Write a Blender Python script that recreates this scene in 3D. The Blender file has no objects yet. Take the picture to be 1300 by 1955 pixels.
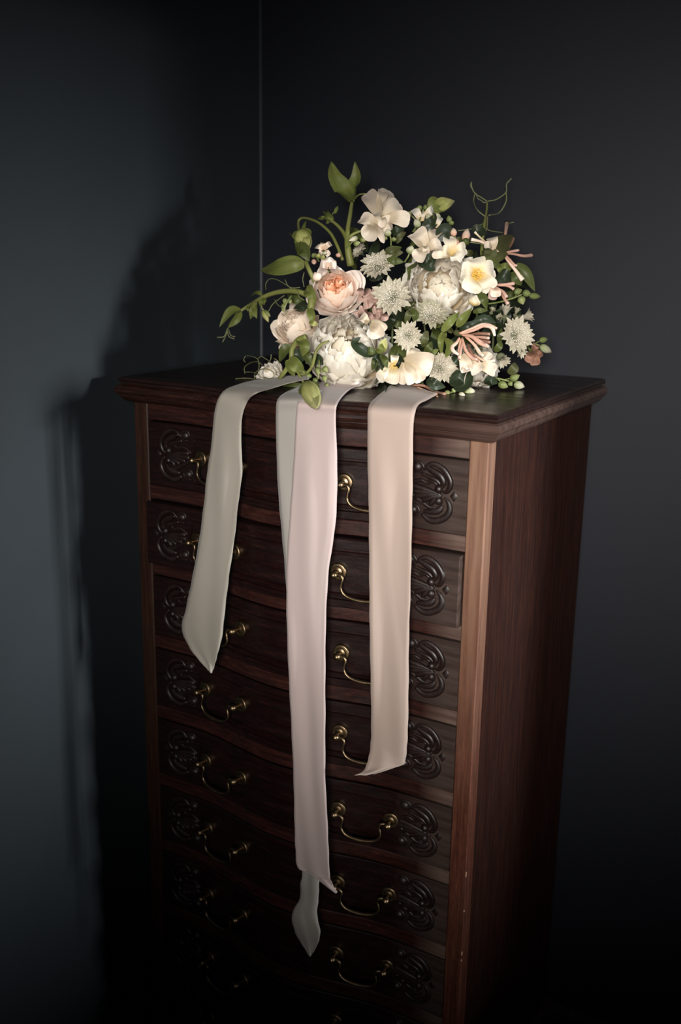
import bpy, math, random
from mathutils import Vector, Matrix
V = Vector
pi = math.pi
scene = bpy.context.scene
COL = scene.collection

# ------------------------------------------------------------------ camera
ZT = 1.55                                   # height of the chest top
CAM = V((0.9402, -1.4353, ZT + 0.2395))
FPX, PIT, YAW, ROL = 1950.4, math.radians(14.536), math.radians(30.310), math.radians(0.946)
FW = V((-math.sin(YAW) * math.cos(PIT), math.cos(YAW) * math.cos(PIT), -math.sin(PIT)))
RT0 = V((math.cos(YAW), math.sin(YAW), 0))
UP0 = RT0.cross(FW)
RT = RT0 * math.cos(ROL) + UP0 * math.sin(ROL)
UP = UP0 * math.cos(ROL) - RT0 * math.sin(ROL)
cd = bpy.data.cameras.new('camera')
cam = bpy.data.objects.new('camera', cd)
COL.objects.link(cam)
cam.matrix_world = Matrix(((RT.x, UP.x, -FW.x, CAM.x), (RT.y, UP.y, -FW.y, CAM.y), (RT.z, UP.z, -FW.z, CAM.z), (0, 0, 0, 1)))
cd.sensor_fit = 'VERTICAL'
cd.sensor_height = 36.0
cd.sensor_width = 24.0
cd.lens = FPX / 1955 * 36
cd.clip_start = 0.05
cd.dof.use_dof = True
cd.dof.focus_distance = 1.74
cd.dof.aperture_fstop = 2.4
scene.camera = cam

# ------------------------------------------------------------------ light
scene.view_settings.view_transform = 'Standard'
scene.view_settings.look = 'None'
scene.view_settings.gamma = 1.0
scene.view_settings.use_curve_mapping = False
scene.view_settings.exposure = 0.0

world = bpy.data.worlds.new('world')
scene.world = world
world.use_nodes = True
world.node_tree.nodes['Background'].inputs[0].default_value = (0.75, 0.8, 1.0, 1)
world.node_tree.nodes['Background'].inputs[1].default_value = 0.035


def area(name, loc, target, sx, sy, power, col, spread):
    ld = bpy.data.lights.new(name, 'AREA')
    ld.shape = 'RECTANGLE'
    ld.size, ld.size_y = sx, sy
    ld.energy = power
    ld.color = col
    ld.spread = math.radians(spread)
    o = bpy.data.objects.new(name, ld)
    COL.objects.link(o)
    o.location = loc
    o.rotation_euler = (V(target) - V(loc)).to_track_quat('-Z', 'Y').to_euler()
    return o


# daylight from the window behind the viewer, and from the narrow one in the right-hand wall
area('window_daylight', (1.35, -2.35, ZT + 0.42), (0.30, 0.30, ZT - 0.10), 0.8, 0.7, 10.5, (1.0, 0.955, 0.90), 37)
area('side_window_daylight', (4.5, 0.37, ZT + 0.35), (-0.44, -0.05, ZT - 0.30), 0.30, 0.7, 5.0, (0.95, 0.98, 1.0), 20)

# ------------------------------------------------------------------ helpers
rnd = random.Random(7)


def at_depth(x, y, z):
    return CAM + (FW + RT * ((x - 650) / FPX) - UP * ((y - 977.5) / FPX)) * z


def at_y(x, y, Y):
    d = FW + RT * ((x - 650) / FPX) - UP * ((y - 977.5) / FPX)
    return CAM + d * ((Y - CAM.y) / d.y)


def at_z(x, y, Z):
    d = FW + RT * ((x - 650) / FPX) - UP * ((y - 977.5) / FPX)
    return CAM + d * ((Z - CAM.z) / d.z)


def mesh(name, verts, faces, mat, uvs=None, smooth=True):
    me = bpy.data.meshes.new(name)
    me.from_pydata([tuple(v) for v in verts], [], faces)
    if uvs:
        ul = me.uv_layers.new(name='UVMap')
        for l in me.loops:
            ul.data[l.index].uv = uvs[l.vertex_index]
    if mat:
        me.materials.append(mat)
    if smooth:
        me.polygons.foreach_set('use_smooth', [True] * len(me.polygons))
    me.update()
    return me


def link(name, me, parent=None, loc=None, mw=None, world_verts=False):
    o = bpy.data.objects.new(name, me)
    COL.objects.link(o)
    if parent is not None:
        o.parent = parent
        if world_verts:
            o.location = -parent.location
    if loc is not None:
        o.location = loc
    if mw is not None:
        o.matrix_basis = mw
    return o


def obj(name, g, mat, parent=None, smooth=True, world_verts=True, loc=None, mw=None):
    me = mesh(name, g[0], g[1], mat, g[2] if len(g) > 2 else None, smooth)
    return link(name, me, parent, loc, mw, world_verts and loc is None and mw is None)


def empty(name, loc, label, cat, group=None):
    o = bpy.data.objects.new(name, None)
    COL.objects.link(o)
    o.location = loc
    tag(o, label, cat, group)
    return o


def tag(o, label=None, cat=None, group=None, kind=None):
    if label: o['label'] = label
    if cat: o['category'] = cat
    if group: o['group'] = group
    if kind: o['kind'] = kind
    return o


def join(*gs):
    v, f, u = [], [], []
    has = all(len(g) > 2 and g[2] for g in gs)
    for g in gs:
        n = len(v)
        v += list(g[0])
        f += [tuple(i + n for i in q) for q in g[1]]
        if has: u += list(g[2])
    return (v, f, u) if has else (v, f)


def box(x0, x1, y0, y1, z0, z1, b=0.0):
    if b <= 0:
        v = [V((x, y, z)) for x in (x0, x1) for y in (y0, y1) for z in (z0, z1)]
        return v, [(0, 1, 3, 2), (4, 6, 7, 5), (0, 4, 5, 1), (2, 3, 7, 6), (0, 2, 6, 4), (1, 5, 7, 3)]
    v, idx = [], {}
    xs, ys, zs = (x0, x1), (y0, y1), (z0, z1)
    for i in (0, 1):
        for j in (0, 1):
            for k in (0, 1):
                c = (xs[i], ys[j], zs[k])
                s = (1 if i == 0 else -1, 1 if j == 0 else -1, 1 if k == 0 else -1)
                for a in range(3):
                    p = [c[m] + (0 if m == a else s[m] * b) for m in range(3)]
                    idx[(i, j, k, a)] = len(v)
                    v.append(V(p))
    f = []
    for a in range(3):
        o1, o2 = [m for m in range(3) if m != a]
        for e in (0, 1):
            q = []
            for (m, n) in ((0, 0), (1, 0), (1, 1), (0, 1)):
                key = [0, 0, 0]
                key[a] = e; key[o1] = m; key[o2] = n
                q.append(idx[(*key, a)])
            f.append(tuple(q))
    for a in range(3):                       # edges along axis a
        o1, o2 = [m for m in range(3) if m != a]
        for m in (0, 1):
            for n in (0, 1):
                k0 = [0, 0, 0]; k1 = [0, 0, 0]
                k0[a] = 0; k1[a] = 1
                for k in (k0, k1): k[o1] = m; k[o2] = n
                f.append((idx[(*k0, o1)], idx[(*k1, o1)], idx[(*k1, o2)], idx[(*k0, o2)]))
    for i in (0, 1):
        for j in (0, 1):
            for k in (0, 1):
                f.append((idx[(i, j, k, 0)], idx[(i, j, k, 1)], idx[(i, j, k, 2)]))
    return v, f


def spline(pts, n=6):
    """Catmull-Rom through pts (Vectors of any size)"""
    if len(pts) < 3:
        return [pts[0].lerp(pts[1], i / n) for i in range(n + 1)] if len(pts) == 2 else list(pts)
    P = [pts[0] * 2 - pts[1]] + list(pts) + [pts[-1] * 2 - pts[-2]]
    out = []
    for i in range(1, len(P) - 2):
        for j in range(n):
            t = j / n
            a, b, c, d = P[i - 1], P[i], P[i + 1], P[i + 2]
            out.append(0.5 * ((2 * b) + (c - a) * t + (2 * a - 5 * b + 4 * c - d) * t * t + (3 * b - a - 3 * c + d) * t ** 3))
    out.append(P[-2].copy())
    return out


def tube(pts, rad, n=4, seg=8, cap=True, flat=None):
    """swept tube; rad is a number or a list with one entry per control point"""
    if not isinstance(rad, (list, tuple)): rad = [rad] * len(pts)
    R = spline([V((r, 0, 0)) for r in rad], n) if len(pts) > 1 else None
    P = spline([V(p) for p in pts], n)
    v, f, uv = [], [], []
    up = None
    for i, p in enumerate(P):
        t = (P[min(i + 1, len(P) - 1)] - P[max(i - 1, 0)])
        if t.length < 1e-9: t = V((0, 0, 1))
        t.normalize()
        if up is None:
            up = t.orthogonal().normalized()
        else:
            up = (up - t * up.dot(t))
            up = up.normalized() if up.length > 1e-6 else t.orthogonal().normalized()
        s = t.cross(up)
        r = max(R[i].x, 1e-5)
        for k in range(seg):
            a = 2 * pi * k / seg
            d = (up * math.cos(a) + s * math.sin(a)) * r
            if flat: d = d - flat[0] * d.dot(flat[0]) * (1 - flat[1])
            v.append(p + d)
            uv.append((k / seg, i / (len(P) - 1)))
    m = len(P)
    for i in range(m - 1):
        for k in range(seg):
            f.append((i * seg + k, i * seg + (k + 1) % seg, (i + 1) * seg + (k + 1) % seg, (i + 1) * seg + k))
    if cap:
        f.append(tuple(range(seg))[::-1])
        f.append(tuple((m - 1) * seg + k for k in range(seg)))
    return v, f, uv


def lathe(prof, seg=16, M=None):
    """prof: list of (r, z) about +Z"""
    v, f, uv = [], [], []
    for i, (r, z) in enumerate(prof):
        for k in range(seg):
            a = 2 * pi * k / seg
            p = V((r * math.cos(a), r * math.sin(a), z))
            v.append(M @ p if M else p)
            uv.append((k / seg, i / (len(prof) - 1)))
    for i in range(len(prof) - 1):
        for k in range(seg):
            f.append((i * seg + k, i * seg + (k + 1) % seg, (i + 1) * seg + (k + 1) % seg, (i + 1) * seg + k))
    return v, f, uv


def frame(n, up=None, roll=0.0):
    """rotation whose +Z is n"""
    n = V(n).normalized()
    up = V(up) if up else V((0, 0, 1))
    x = up.cross(n)
    if x.length < 1e-4: x = V((1, 0, 0)).cross(n)
    x.normalize()
    y = n.cross(x)
    M = Matrix((x, y, n)).transposed()
    return M @ Matrix.Rotation(roll, 3, 'Z')


# ------------------------------------------------------------------ materials
class NT:
    def __init__(s, name):
        s.m = bpy.data.materials.new(name)
        s.m.use_nodes = True
        s.t = s.m.node_tree
        s.b = s.t.nodes['Principled BSDF']
        s.out = s.t.nodes['Material Output']

    def n(s, typ, **kw):
        d = s.t.nodes.new(typ)
        for k, v in kw.items():
            if isinstance(k, str) and k in d.inputs: d.inputs[k].default_value = v
            else: setattr(d, k, v)
        return d

    def l(s, a, b): s.t.links.new(a, b)

    def ramp(s, fac, stops):
        r = s.t.nodes.new('ShaderNodeValToRGB')
        e = r.color_ramp.elements
        while len(e) < len(stops): e.new(0.5)
        for i, (p, c) in enumerate(stops):
            e[i].position = p
            e[i].color = (*c, 1)
        s.l(fac, r.inputs[0])
        return r.outputs[0]

    def noise(s, scale, mapping=(1, 1, 1), detail=4, coord='Object', rough=0.55):
        tc = s.n('ShaderNodeTexCoord')
        mp = s.n('ShaderNodeMapping')
        mp.inputs['Scale'].default_value = mapping
        s.l(tc.outputs[coord], mp.inputs[0])
        no = s.n('ShaderNodeTexNoise')
        no.inputs['Scale'].default_value = scale
        no.inputs['Detail'].default_value = detail
        no.inputs['Roughness'].default_value = rough
        s.l(mp.outputs[0], no.inputs[0])
        return no.outputs['Fac']

    def bump(s, h, strength=0.2, dist=0.001):
        b = s.n('ShaderNodeBump')
        b.inputs['Strength'].default_value = strength
        b.inputs['Distance'].default_value = dist
        s.l(h, b.inputs['Height'])
        s.l(b.outputs[0], s.b.inputs['Normal'])


def wood(name, dark, mid, light, grain=(1, 1, 1), rough=0.38, wear=None, coat=0.0, sheen_fade=None, spec=0.35):
    m = NT(name)
    m.b.inputs['Specular IOR Level'].default_value = spec
    g = m.noise(26, grain, 6, rough=0.65)
    col = m.ramp(g, [(0.3, dark), (0.52, mid), (0.72, light)])
    fine = m.noise(130, grain, 3)
    mx = m.n('ShaderNodeMixRGB', blend_type='MULTIPLY')
    mx.inputs[0].default_value = 0.55
    m.l(col, mx.inputs[1])
    m.l(m.ramp(fine, [(0.36, (0.25, 0.22, 0.2)), (0.56, (1, 1, 1))]), mx.inputs[2])
    last = mx.outputs[0]
    if wear:
        w = m.noise(wear[1], wear[2], 5)
        m2 = m.n('ShaderNodeMixRGB')
        m.l(m.ramp(w, [(wear[3], (0, 0, 0)), (wear[3] + 0.12, (1, 1, 1))]), m2.inputs[0])
        m.l(last, m2.inputs[1])
        m2.inputs[2].default_value = (*wear[0], 1)
        last = m2.outputs[0]
    if sheen_fade:                                  # paler towards one end, window sheen painted in with the bleaching: (x from, x to, colour)
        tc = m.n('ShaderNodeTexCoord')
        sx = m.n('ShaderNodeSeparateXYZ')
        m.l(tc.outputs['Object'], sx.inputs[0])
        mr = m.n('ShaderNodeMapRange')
        mr.inputs[1].default_value, mr.inputs[2].default_value = sheen_fade[0], sheen_fade[1]
        m.l(sx.outputs[sheen_fade[3] if len(sheen_fade) > 3 else 0], mr.inputs[0])
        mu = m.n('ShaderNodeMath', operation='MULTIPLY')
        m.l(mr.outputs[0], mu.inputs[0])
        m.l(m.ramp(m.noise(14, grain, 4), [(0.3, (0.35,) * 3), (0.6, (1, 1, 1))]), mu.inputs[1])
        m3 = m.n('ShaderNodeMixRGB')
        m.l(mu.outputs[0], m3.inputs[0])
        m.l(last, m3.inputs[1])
        m3.inputs[2].default_value = (*sheen_fade[2], 1)
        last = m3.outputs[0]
    m.l(last, m.b.inputs['Base Color'])
    r = m.ramp(m.noise(9, grain, 3), [(0.3, (rough - 0.07,) * 3), (0.7, (rough + 0.12,) * 3)])
    m.l(r, m.b.inputs['Roughness'])
    m.b.inputs['Coat Weight'].default_value = coat
    m.b.inputs['Coat Roughness'].default_value = 0.25
    m.bump(fine, 0.25, 0.0006)
    return m.m


def paint(name, col, rough=0.55):
    m = NT(name)
    a = m.noise(3.0, (1, 1, 1), 4)
    m.l(m.ramp(a, [(0.3, tuple(c * 0.9 for c in col)), (0.7, tuple(c * 1.1 for c in col))]), m.b.inputs['Base Color'])
    m.b.inputs['Roughness'].default_value = rough
    m.b.inputs['Specular IOR Level'].default_value = 0.25
    m.bump(m.noise(220, (1, 1, 1), 3), 0.15, 0.0006)
    return m.m


def petal_mat(name, base, mid, tip, transl=0.25, rough=0.55, vein=0.12, stripes=26):
    """colour runs from the petal's base (uv v=0) to its tip (v=1), with faint veins along it"""
    m = NT(name)
    uv = m.n('ShaderNodeUVMap')
    sp = m.n('ShaderNodeSeparateXYZ')
    m.l(uv.outputs[0], sp.inputs[0])
    col = m.ramp(sp.outputs[1], [(0.0, base), (0.5, mid), (1.0, tip)])
    mp = m.n('ShaderNodeMapping')
    mp.inputs['Scale'].default_value = (stripes, 1.6, 1)
    m.l(uv.outputs[0], mp.inputs[0])
    no = m.n('ShaderNodeTexNoise')
    no.inputs['Scale'].default_value = 1.0
    no.inputs['Detail'].default_value = 3
    m.l(mp.outputs[0], no.inputs[0])
    mx = m.n('ShaderNodeMixRGB', blend_type='MULTIPLY')
    mx.inputs[0].default_value = 1.0
    m.l(col, mx.inputs[1])
    k = 1 - vein * 2
    m.l(m.ramp(no.outputs['Fac'], [(0.3, (k, k, k)), (0.6, (1, 1, 1))]), mx.inputs[2])
    m.l(mx.outputs[0], m.b.inputs['Base Color'])
    m.b.inputs['Roughness'].default_value = rough
    m.b.inputs['Specular IOR Level'].default_value = 0.3
    tr = m.n('ShaderNodeBsdfTranslucent')
    m.l(mx.outputs[0], tr.inputs[0])
    ms = m.n('ShaderNodeMixShader')
    ms.inputs[0].default_value = transl
    m.l(m.b.outputs[0], ms.inputs[1])
    m.l(tr.outputs[0], ms.inputs[2])
    m.l(ms.outputs[0], m.out.inputs[0])
    m.bump(no.outputs['Fac'], 0.12, 0.001)
    return m.m


def cloth(name, col, col2):
    m = NT(name)
    a = m.noise(5, (1, 1, 0.35), 4)
    m.l(m.ramp(a, [(0.3, col), (0.7, col2)]), m.b.inputs['Base Color'])
    m.b.inputs['Roughness'].default_value = 0.75
    m.b.inputs['Sheen Weight'].default_value = 0.08
    m.b.inputs['Sheen Roughness'].default_value = 0.4
    m.b.inputs['Specular IOR Level'].default_value = 0.2
    tr = m.n('ShaderNodeBsdfTranslucent')
    tr.inputs[0].default_value = (*col2, 1)
    ms = m.n('ShaderNodeMixShader')
    ms.inputs[0].default_value = 0.12
    m.l(m.b.outputs[0], ms.inputs[1])
    m.l(tr.outputs[0], ms.inputs[2])
    m.l(ms.outputs[0], m.out.inputs[0])
    m.bump(m.noise(900, (1, 1, 1), 2), 0.25, 0.0004)
    return m.m


def plain(name, col, rough=0.5, metal=0.0, var=0.25, scale=60):
    m = NT(name)
    a = m.noise(scale, (1, 1, 1), 3)
    m.l(m.ramp(a, [(0.3, tuple(c * (1 - var) for c in col)), (0.7, tuple(min(1, c * (1 + var)) for c in col))]), m.b.inputs['Base Color'])
    m.b.inputs['Roughness'].default_value = rough
    m.b.inputs['Metallic'].default_value = metal
    return m.m


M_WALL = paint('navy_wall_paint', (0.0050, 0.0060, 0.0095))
M_WALL2 = paint('lit_slate_wall_paint', (0.0165, 0.021, 0.0245))  # left wall's stronger window light put into a lighter colour
M_TRIM = paint('corner_bead_paint', (0.028, 0.030, 0.037), 0.4)
M_FLOOR = wood('dark_floor_wood', (0.008, 0.005, 0.004), (0.018, 0.01, 0.008), (0.03, 0.017, 0.012), (0.3, 3, 1))
GX, GZ = (0.4, 6.0, 6.0), (7.0, 7.0, 0.4)
M_DRAWER = wood('drawer_mahogany', (0.0028, 0.0010, 0.0009), (0.0081, 0.0022, 0.0019), (0.0186, 0.0051, 0.0037), GX, 0.36, sheen_fade=(0.215, 0.30, (0.040, 0.027, 0.0225)))
M_RAIL = wood('rail_mahogany', (0.0072, 0.0023, 0.0018), (0.0216, 0.0058, 0.0040), (0.0446, 0.0126, 0.0083), GX, 0.40, sheen_fade=(0.26, 0.31, (0.085, 0.055, 0.044)))
M_STILE = wood('worn_stile_mahogany', (0.035, 0.010, 0.006), (0.075, 0.024, 0.014), (0.12, 0.042, 0.025), GZ, 0.42, sheen_fade=(0.85, 1.35, (0.155, 0.086, 0.056), 2))  # paler upper part: bleached tone, with the light's falloff painted in too
M_STILE2 = wood('dark_stile_mahogany', (0.0112, 0.0040, 0.0018), (0.0248, 0.0084, 0.0036), (0.0400, 0.0144, 0.0062), GZ, 0.45)  # left stile: weaker light painted in as a darker tone
M_SIDE = wood('side_mahogany', (0.007, 0.0015, 0.0008), (0.019, 0.0044, 0.0021), (0.034, 0.0086, 0.0038), GZ, 0.6, spec=0.15)
M_TOP = wood('top_mahogany', (0.008, 0.004, 0.0035), (0.014, 0.006, 0.005), (0.024, 0.010, 0.008), GX, 0.3)
M_MOULD = wood('moulding_mahogany', (0.0075, 0.0030, 0.0023), (0.0195, 0.0067, 0.0045), (0.0375, 0.0128, 0.0090), GX, 0.34, sheen_fade=(0.20, 0.36, (0.058, 0.034, 0.027)))
M_CARVE = wood('carved_mahogany', (0.0053, 0.0026, 0.0023), (0.0105, 0.0049, 0.0041), (0.0195, 0.0097, 0.0083), (2, 2, 2), 0.42)
M_INNER = plain('carcass_dark_wood', (0.01, 0.006, 0.005), 0.8)
M_CHIP = plain('bare_wood_chip', (0.30, 0.17, 0.095), 0.7)
M_BRASS = plain('aged_brass', (0.175, 0.122, 0.070), 0.38, 1.0, 0.35, 90)

# ------------------------------------------------------------------ setting
YB = 0.545                  # chimney breast face behind the chest
XC = -0.4389                # corner of the room
WXR = 1.6                   # unseen window wall on the right, added to cut the side light
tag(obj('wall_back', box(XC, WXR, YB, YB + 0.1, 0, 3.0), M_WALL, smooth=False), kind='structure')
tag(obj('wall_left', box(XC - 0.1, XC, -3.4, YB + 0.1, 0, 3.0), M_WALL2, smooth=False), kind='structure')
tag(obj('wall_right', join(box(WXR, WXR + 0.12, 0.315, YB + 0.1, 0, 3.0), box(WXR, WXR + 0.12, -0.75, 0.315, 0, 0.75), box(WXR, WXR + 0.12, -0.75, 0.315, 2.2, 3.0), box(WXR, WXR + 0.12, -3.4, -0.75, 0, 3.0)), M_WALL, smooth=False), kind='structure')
tag(obj('floor', box(XC - 0.1, WXR + 0.12, -3.4, YB + 0.1, -0.05, 0.0), M_FLOOR, smooth=False), kind='structure')
tag(obj('trim_1', tube([(XC + 0.001, YB - 0.001, 0.0), (XC + 0.001, YB - 0.001, 1.5), (XC + 0.001, YB - 0.001, 3.0)], 0.0045, 1, 12), M_TRIM), kind='structure')


def skirting(name, x0, x1, y):
    prof = [(0, 0.0), (-0.02, 0.0), (-0.02, 0.085), (-0.016, 0.095), (-0.016, 0.102), (-0.008, 0.112), (-0.004, 0.116), (0, 0.118)]
    v = [V((x, y + a, b)) for x in (x0, x1) for a, b in prof]
    n = len(prof)
    f = [(i, i + 1, n + i + 1, n + i) for i in range(n - 1)] + [tuple(range(n))[::-1], tuple(range(n, 2 * n))]
    tag(obj(name, (v, f), M_WALL, smooth=False), kind='structure')


skirting('baseboard_back', XC, WXR, YB)

# ------------------------------------------------------------------ chest of drawers
XD, YD = 0.3239, 0.0108      # drawer half width, plane of the flat drawer ends
PITCH, DH, Z1 = 0.1513, 0.121, -0.0804
BOW, XB = 0.034, 0.232


def bow(x):
    return BOW * 0.5 * (1 + math.cos(pi * x / XB)) if abs(x) < XB else 0.0


chest = empty('chest_of_drawers', (0, 0.27, 0), 'tall dark mahogany chest of drawers with carved drawer ends and brass handles', 'chest of drawers')
XS = sorted(set([round(-XB + 2 * XB * i / 44, 5) for i in range(45)]))


def swept_top(prof, back, mat, name):
    """prof: list of (overhang, z) from the top face down; swept along left side, bowed front, right side"""
    bx = 0.357
    v, f = [], []
    fx = [-1] + XS + [1]
    ncol = len(fx) + 2
    for o, z in prof:
        v.append(V((-(bx + o), back, ZT + z)))
        for x in fx:
            xx = x * (bx + o) if abs(x) == 1 else x
            v.append(V((xx, YD - o - bow(xx), ZT + z)))
        v.append(V((bx + o, back, ZT + z)))
    for i in range(len(prof) - 1):
        for k in range(ncol - 1):
            f.append((i * ncol + k, (i + 1) * ncol + k, (i + 1) * ncol + k + 1, i * ncol + k + 1))
    n = len(prof)
    f.append(tuple(range(ncol)))
    f.append(tuple((n - 1) * ncol + k for k in range(ncol))[::-1])
    f.append(tuple(i * ncol for i in range(n)) + ())
    f.append(tuple(i * ncol + ncol - 1 for i in range(n))[::-1])
    # back face
    for i in range(n - 1):
        f.append((i * ncol, i * ncol + ncol - 1, (i + 1) * ncol + ncol - 1, (i + 1) * ncol))
    f = [q for q in f if len(q) > 2]
    f = [q for q in f if not (len(q) == n and n > 4 and False)]
    return obj(name, (v, f), mat, chest, smooth=False)


swept_top([(0.015, 0.0), (0.019, -0.0012), (0.0205, -0.0035), (0.020, -0.006), (0.0165, -0.0085), (0.0165, -0.0125), (0.018, -0.014)], 0.54, M_TOP, 'top_board')
swept_top([(0.018, -0.0142), (0.023, -0.0165), (0.0255, -0.021), (0.0255, -0.026), (0.022, -0.0315), (0.019, -0.033), (0.019, -0.0345), (0.0175, -0.036), (0.0155, -0.040), (0.0105, -0.0445), (0.004, -0.047)], 0.54, M_MOULD, 'cornice_moulding')

ZF = Z1 + 0.0015


def bowed_bar(name, z0, z1, yo, mat, half=XD + 0.0006, dep=0.02, parent=None):
    xs = [-half] + XS + [half]
    v, f = [], []
    b = 0.0012
    prof = [(dep, z0), (b, z0), (0, z0 + b), (0, z1 - b), (b, z1), (dep, z1)]
    for o, z in prof:
        for x in xs:
            v.append(V((x, YD + yo - bow(x) + o, ZT + z)))
    n = len(xs)
    for i in range(len(prof) - 1):
        for k in range(n - 1):
            f.append((i * n + k, i * n + k + 1, (i + 1) * n + k + 1, (i + 1) * n + k))
    f.append(tuple(i * n for i in range(len(prof))))
    f.append(tuple(i * n + n - 1 for i in range(len(prof)))[::-1])
    return obj(name, (v, f), mat, parent or chest, smooth=False)


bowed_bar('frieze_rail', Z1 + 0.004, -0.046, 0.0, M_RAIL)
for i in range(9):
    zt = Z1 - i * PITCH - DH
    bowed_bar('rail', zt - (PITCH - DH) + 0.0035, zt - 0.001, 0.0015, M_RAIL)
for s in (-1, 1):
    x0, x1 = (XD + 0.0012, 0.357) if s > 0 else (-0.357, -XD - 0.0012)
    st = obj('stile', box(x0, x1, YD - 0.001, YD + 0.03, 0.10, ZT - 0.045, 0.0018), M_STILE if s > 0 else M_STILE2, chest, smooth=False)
    if s > 0:                                # bare wood where the edge is chipped
        for zc, hh in ((-0.800, 0.005), (-0.872, 0.002), (-0.958, 0.004), (-0.972, 0.002)):
            cg = box(0.3550, 0.3573, YD - 0.0013, YD + 0.0015, ZT + zc - hh, ZT + zc + hh, 0.0006)
            link('chip', mesh('chip', cg[0], cg[1], M_CHIP, smooth=False), st)
    a, b = (0.340, 0.3555) if s > 0 else (-0.3555, -0.340)
    obj('side_panel', box(a, b, YD + 0.0302, 0.535, 0.10, ZT - 0.046, 0.001), M_SIDE, chest, smooth=False)
obj('carcass_back', box(-0.339, 0.339, 0.50, 0.534, 0.10, ZT - 0.05), M_INNER, chest, smooth=False)
obj('carcass_core', box(-0.339, 0.339, 0.06, 0.49, 0.10, ZT - 0.05), M_INNER, chest, smooth=False)


def plinth():
    prof = [(0.004, 0.128), (0.012, 0.118), (0.016, 0.108), (0.02, 0.1), (0.02, 0.0)]
    bx = 0.357
    fx = [-1] + XS + [1]
    v, f = [], []
    nc = len(fx) + 2
    for o, z in prof:
        v.append(V((-(bx + o), 0.538, z)))
        for x in fx:
            xx = x * (bx + o) if abs(x) == 1 else x
            v.append(V((xx, YD - o - bow(xx), z)))
        v.append(V((bx + o, 0.538, z)))
    for i in range(len(prof) - 1):
        for k in range(nc - 1):
            f.append((i * nc + k, (i + 1) * nc + k, (i + 1) * nc + k + 1, i * nc + k + 1))
    f.append(tuple(range(nc)))
    obj('plinth', (v, f), M_MOULD, chest, smooth=False)


plinth()


def drawer_mesh():
    xi = 0.216
    xs = sorted(set([-XD, -XD + 0.0015, XD - 0.0015, XD, -xi - 0.0012, xi + 0.0012, -xi, xi] + [x for x in XS if abs(x) < xi - 0.002] + [x for x in XS if abs(x) > xi + 0.003]))
    h = DH / 2
    # (z, recess in the field)
    zs = [(-h, 0), (-h + 0.0015, 0), (-0.047, 0), (-0.0455, 0.0035), (-0.0425, 0.0035), (-0.041, 0.0008), (-0.036, 0.0), (-0.0345, 0.0042), (0.031, 0.0042),
          (0.0325, 0.0005), (0.038, 0.0), (0.0395, 0.003), (0.0425, 0.003), (0.044, 0.0), (h - 0.0015, 0), (h, 0)]
    n = len(xs)
    v, f = [], []
    for j, (z, rc) in enumerate(zs):
        for i, x in enumerate(xs):
            e = 0.0015 if (j in (0, len(zs) - 1) or i in (0, n - 1)) else 0.0
            r = rc if abs(x) <= xi + 1e-6 else 0.0
            v.append(V((x, -bow(x) + r + e, z)))
    m = len(zs)
    for j in range(m - 1):
        for i in range(n - 1):
            f.append((j * n + i, j * n + i + 1, (j + 1) * n + i + 1, (j + 1) * n + i))
    # returns to the back
    rim = [i for i in range(n)] + [j * n + n - 1 for j in range(1, m)] + [(m - 1) * n + i for i in range(n - 2, -1, -1)] + [j * n for j in range(m - 2, 0, -1)]
    b0 = len(v)
    for r in rim:
        v.append(V((v[r].x, 0.024, v[r].z)))
    k = len(rim)
    for i in range(k):
        f.append((rim[(i + 1) % k], rim[i], b0 + i, b0 + (i + 1) % k))
    f.append(tuple(b0 + i for i in range(k))[::-1])
    return mesh('drawer', v, f, M_DRAWER, smooth=False)


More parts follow.
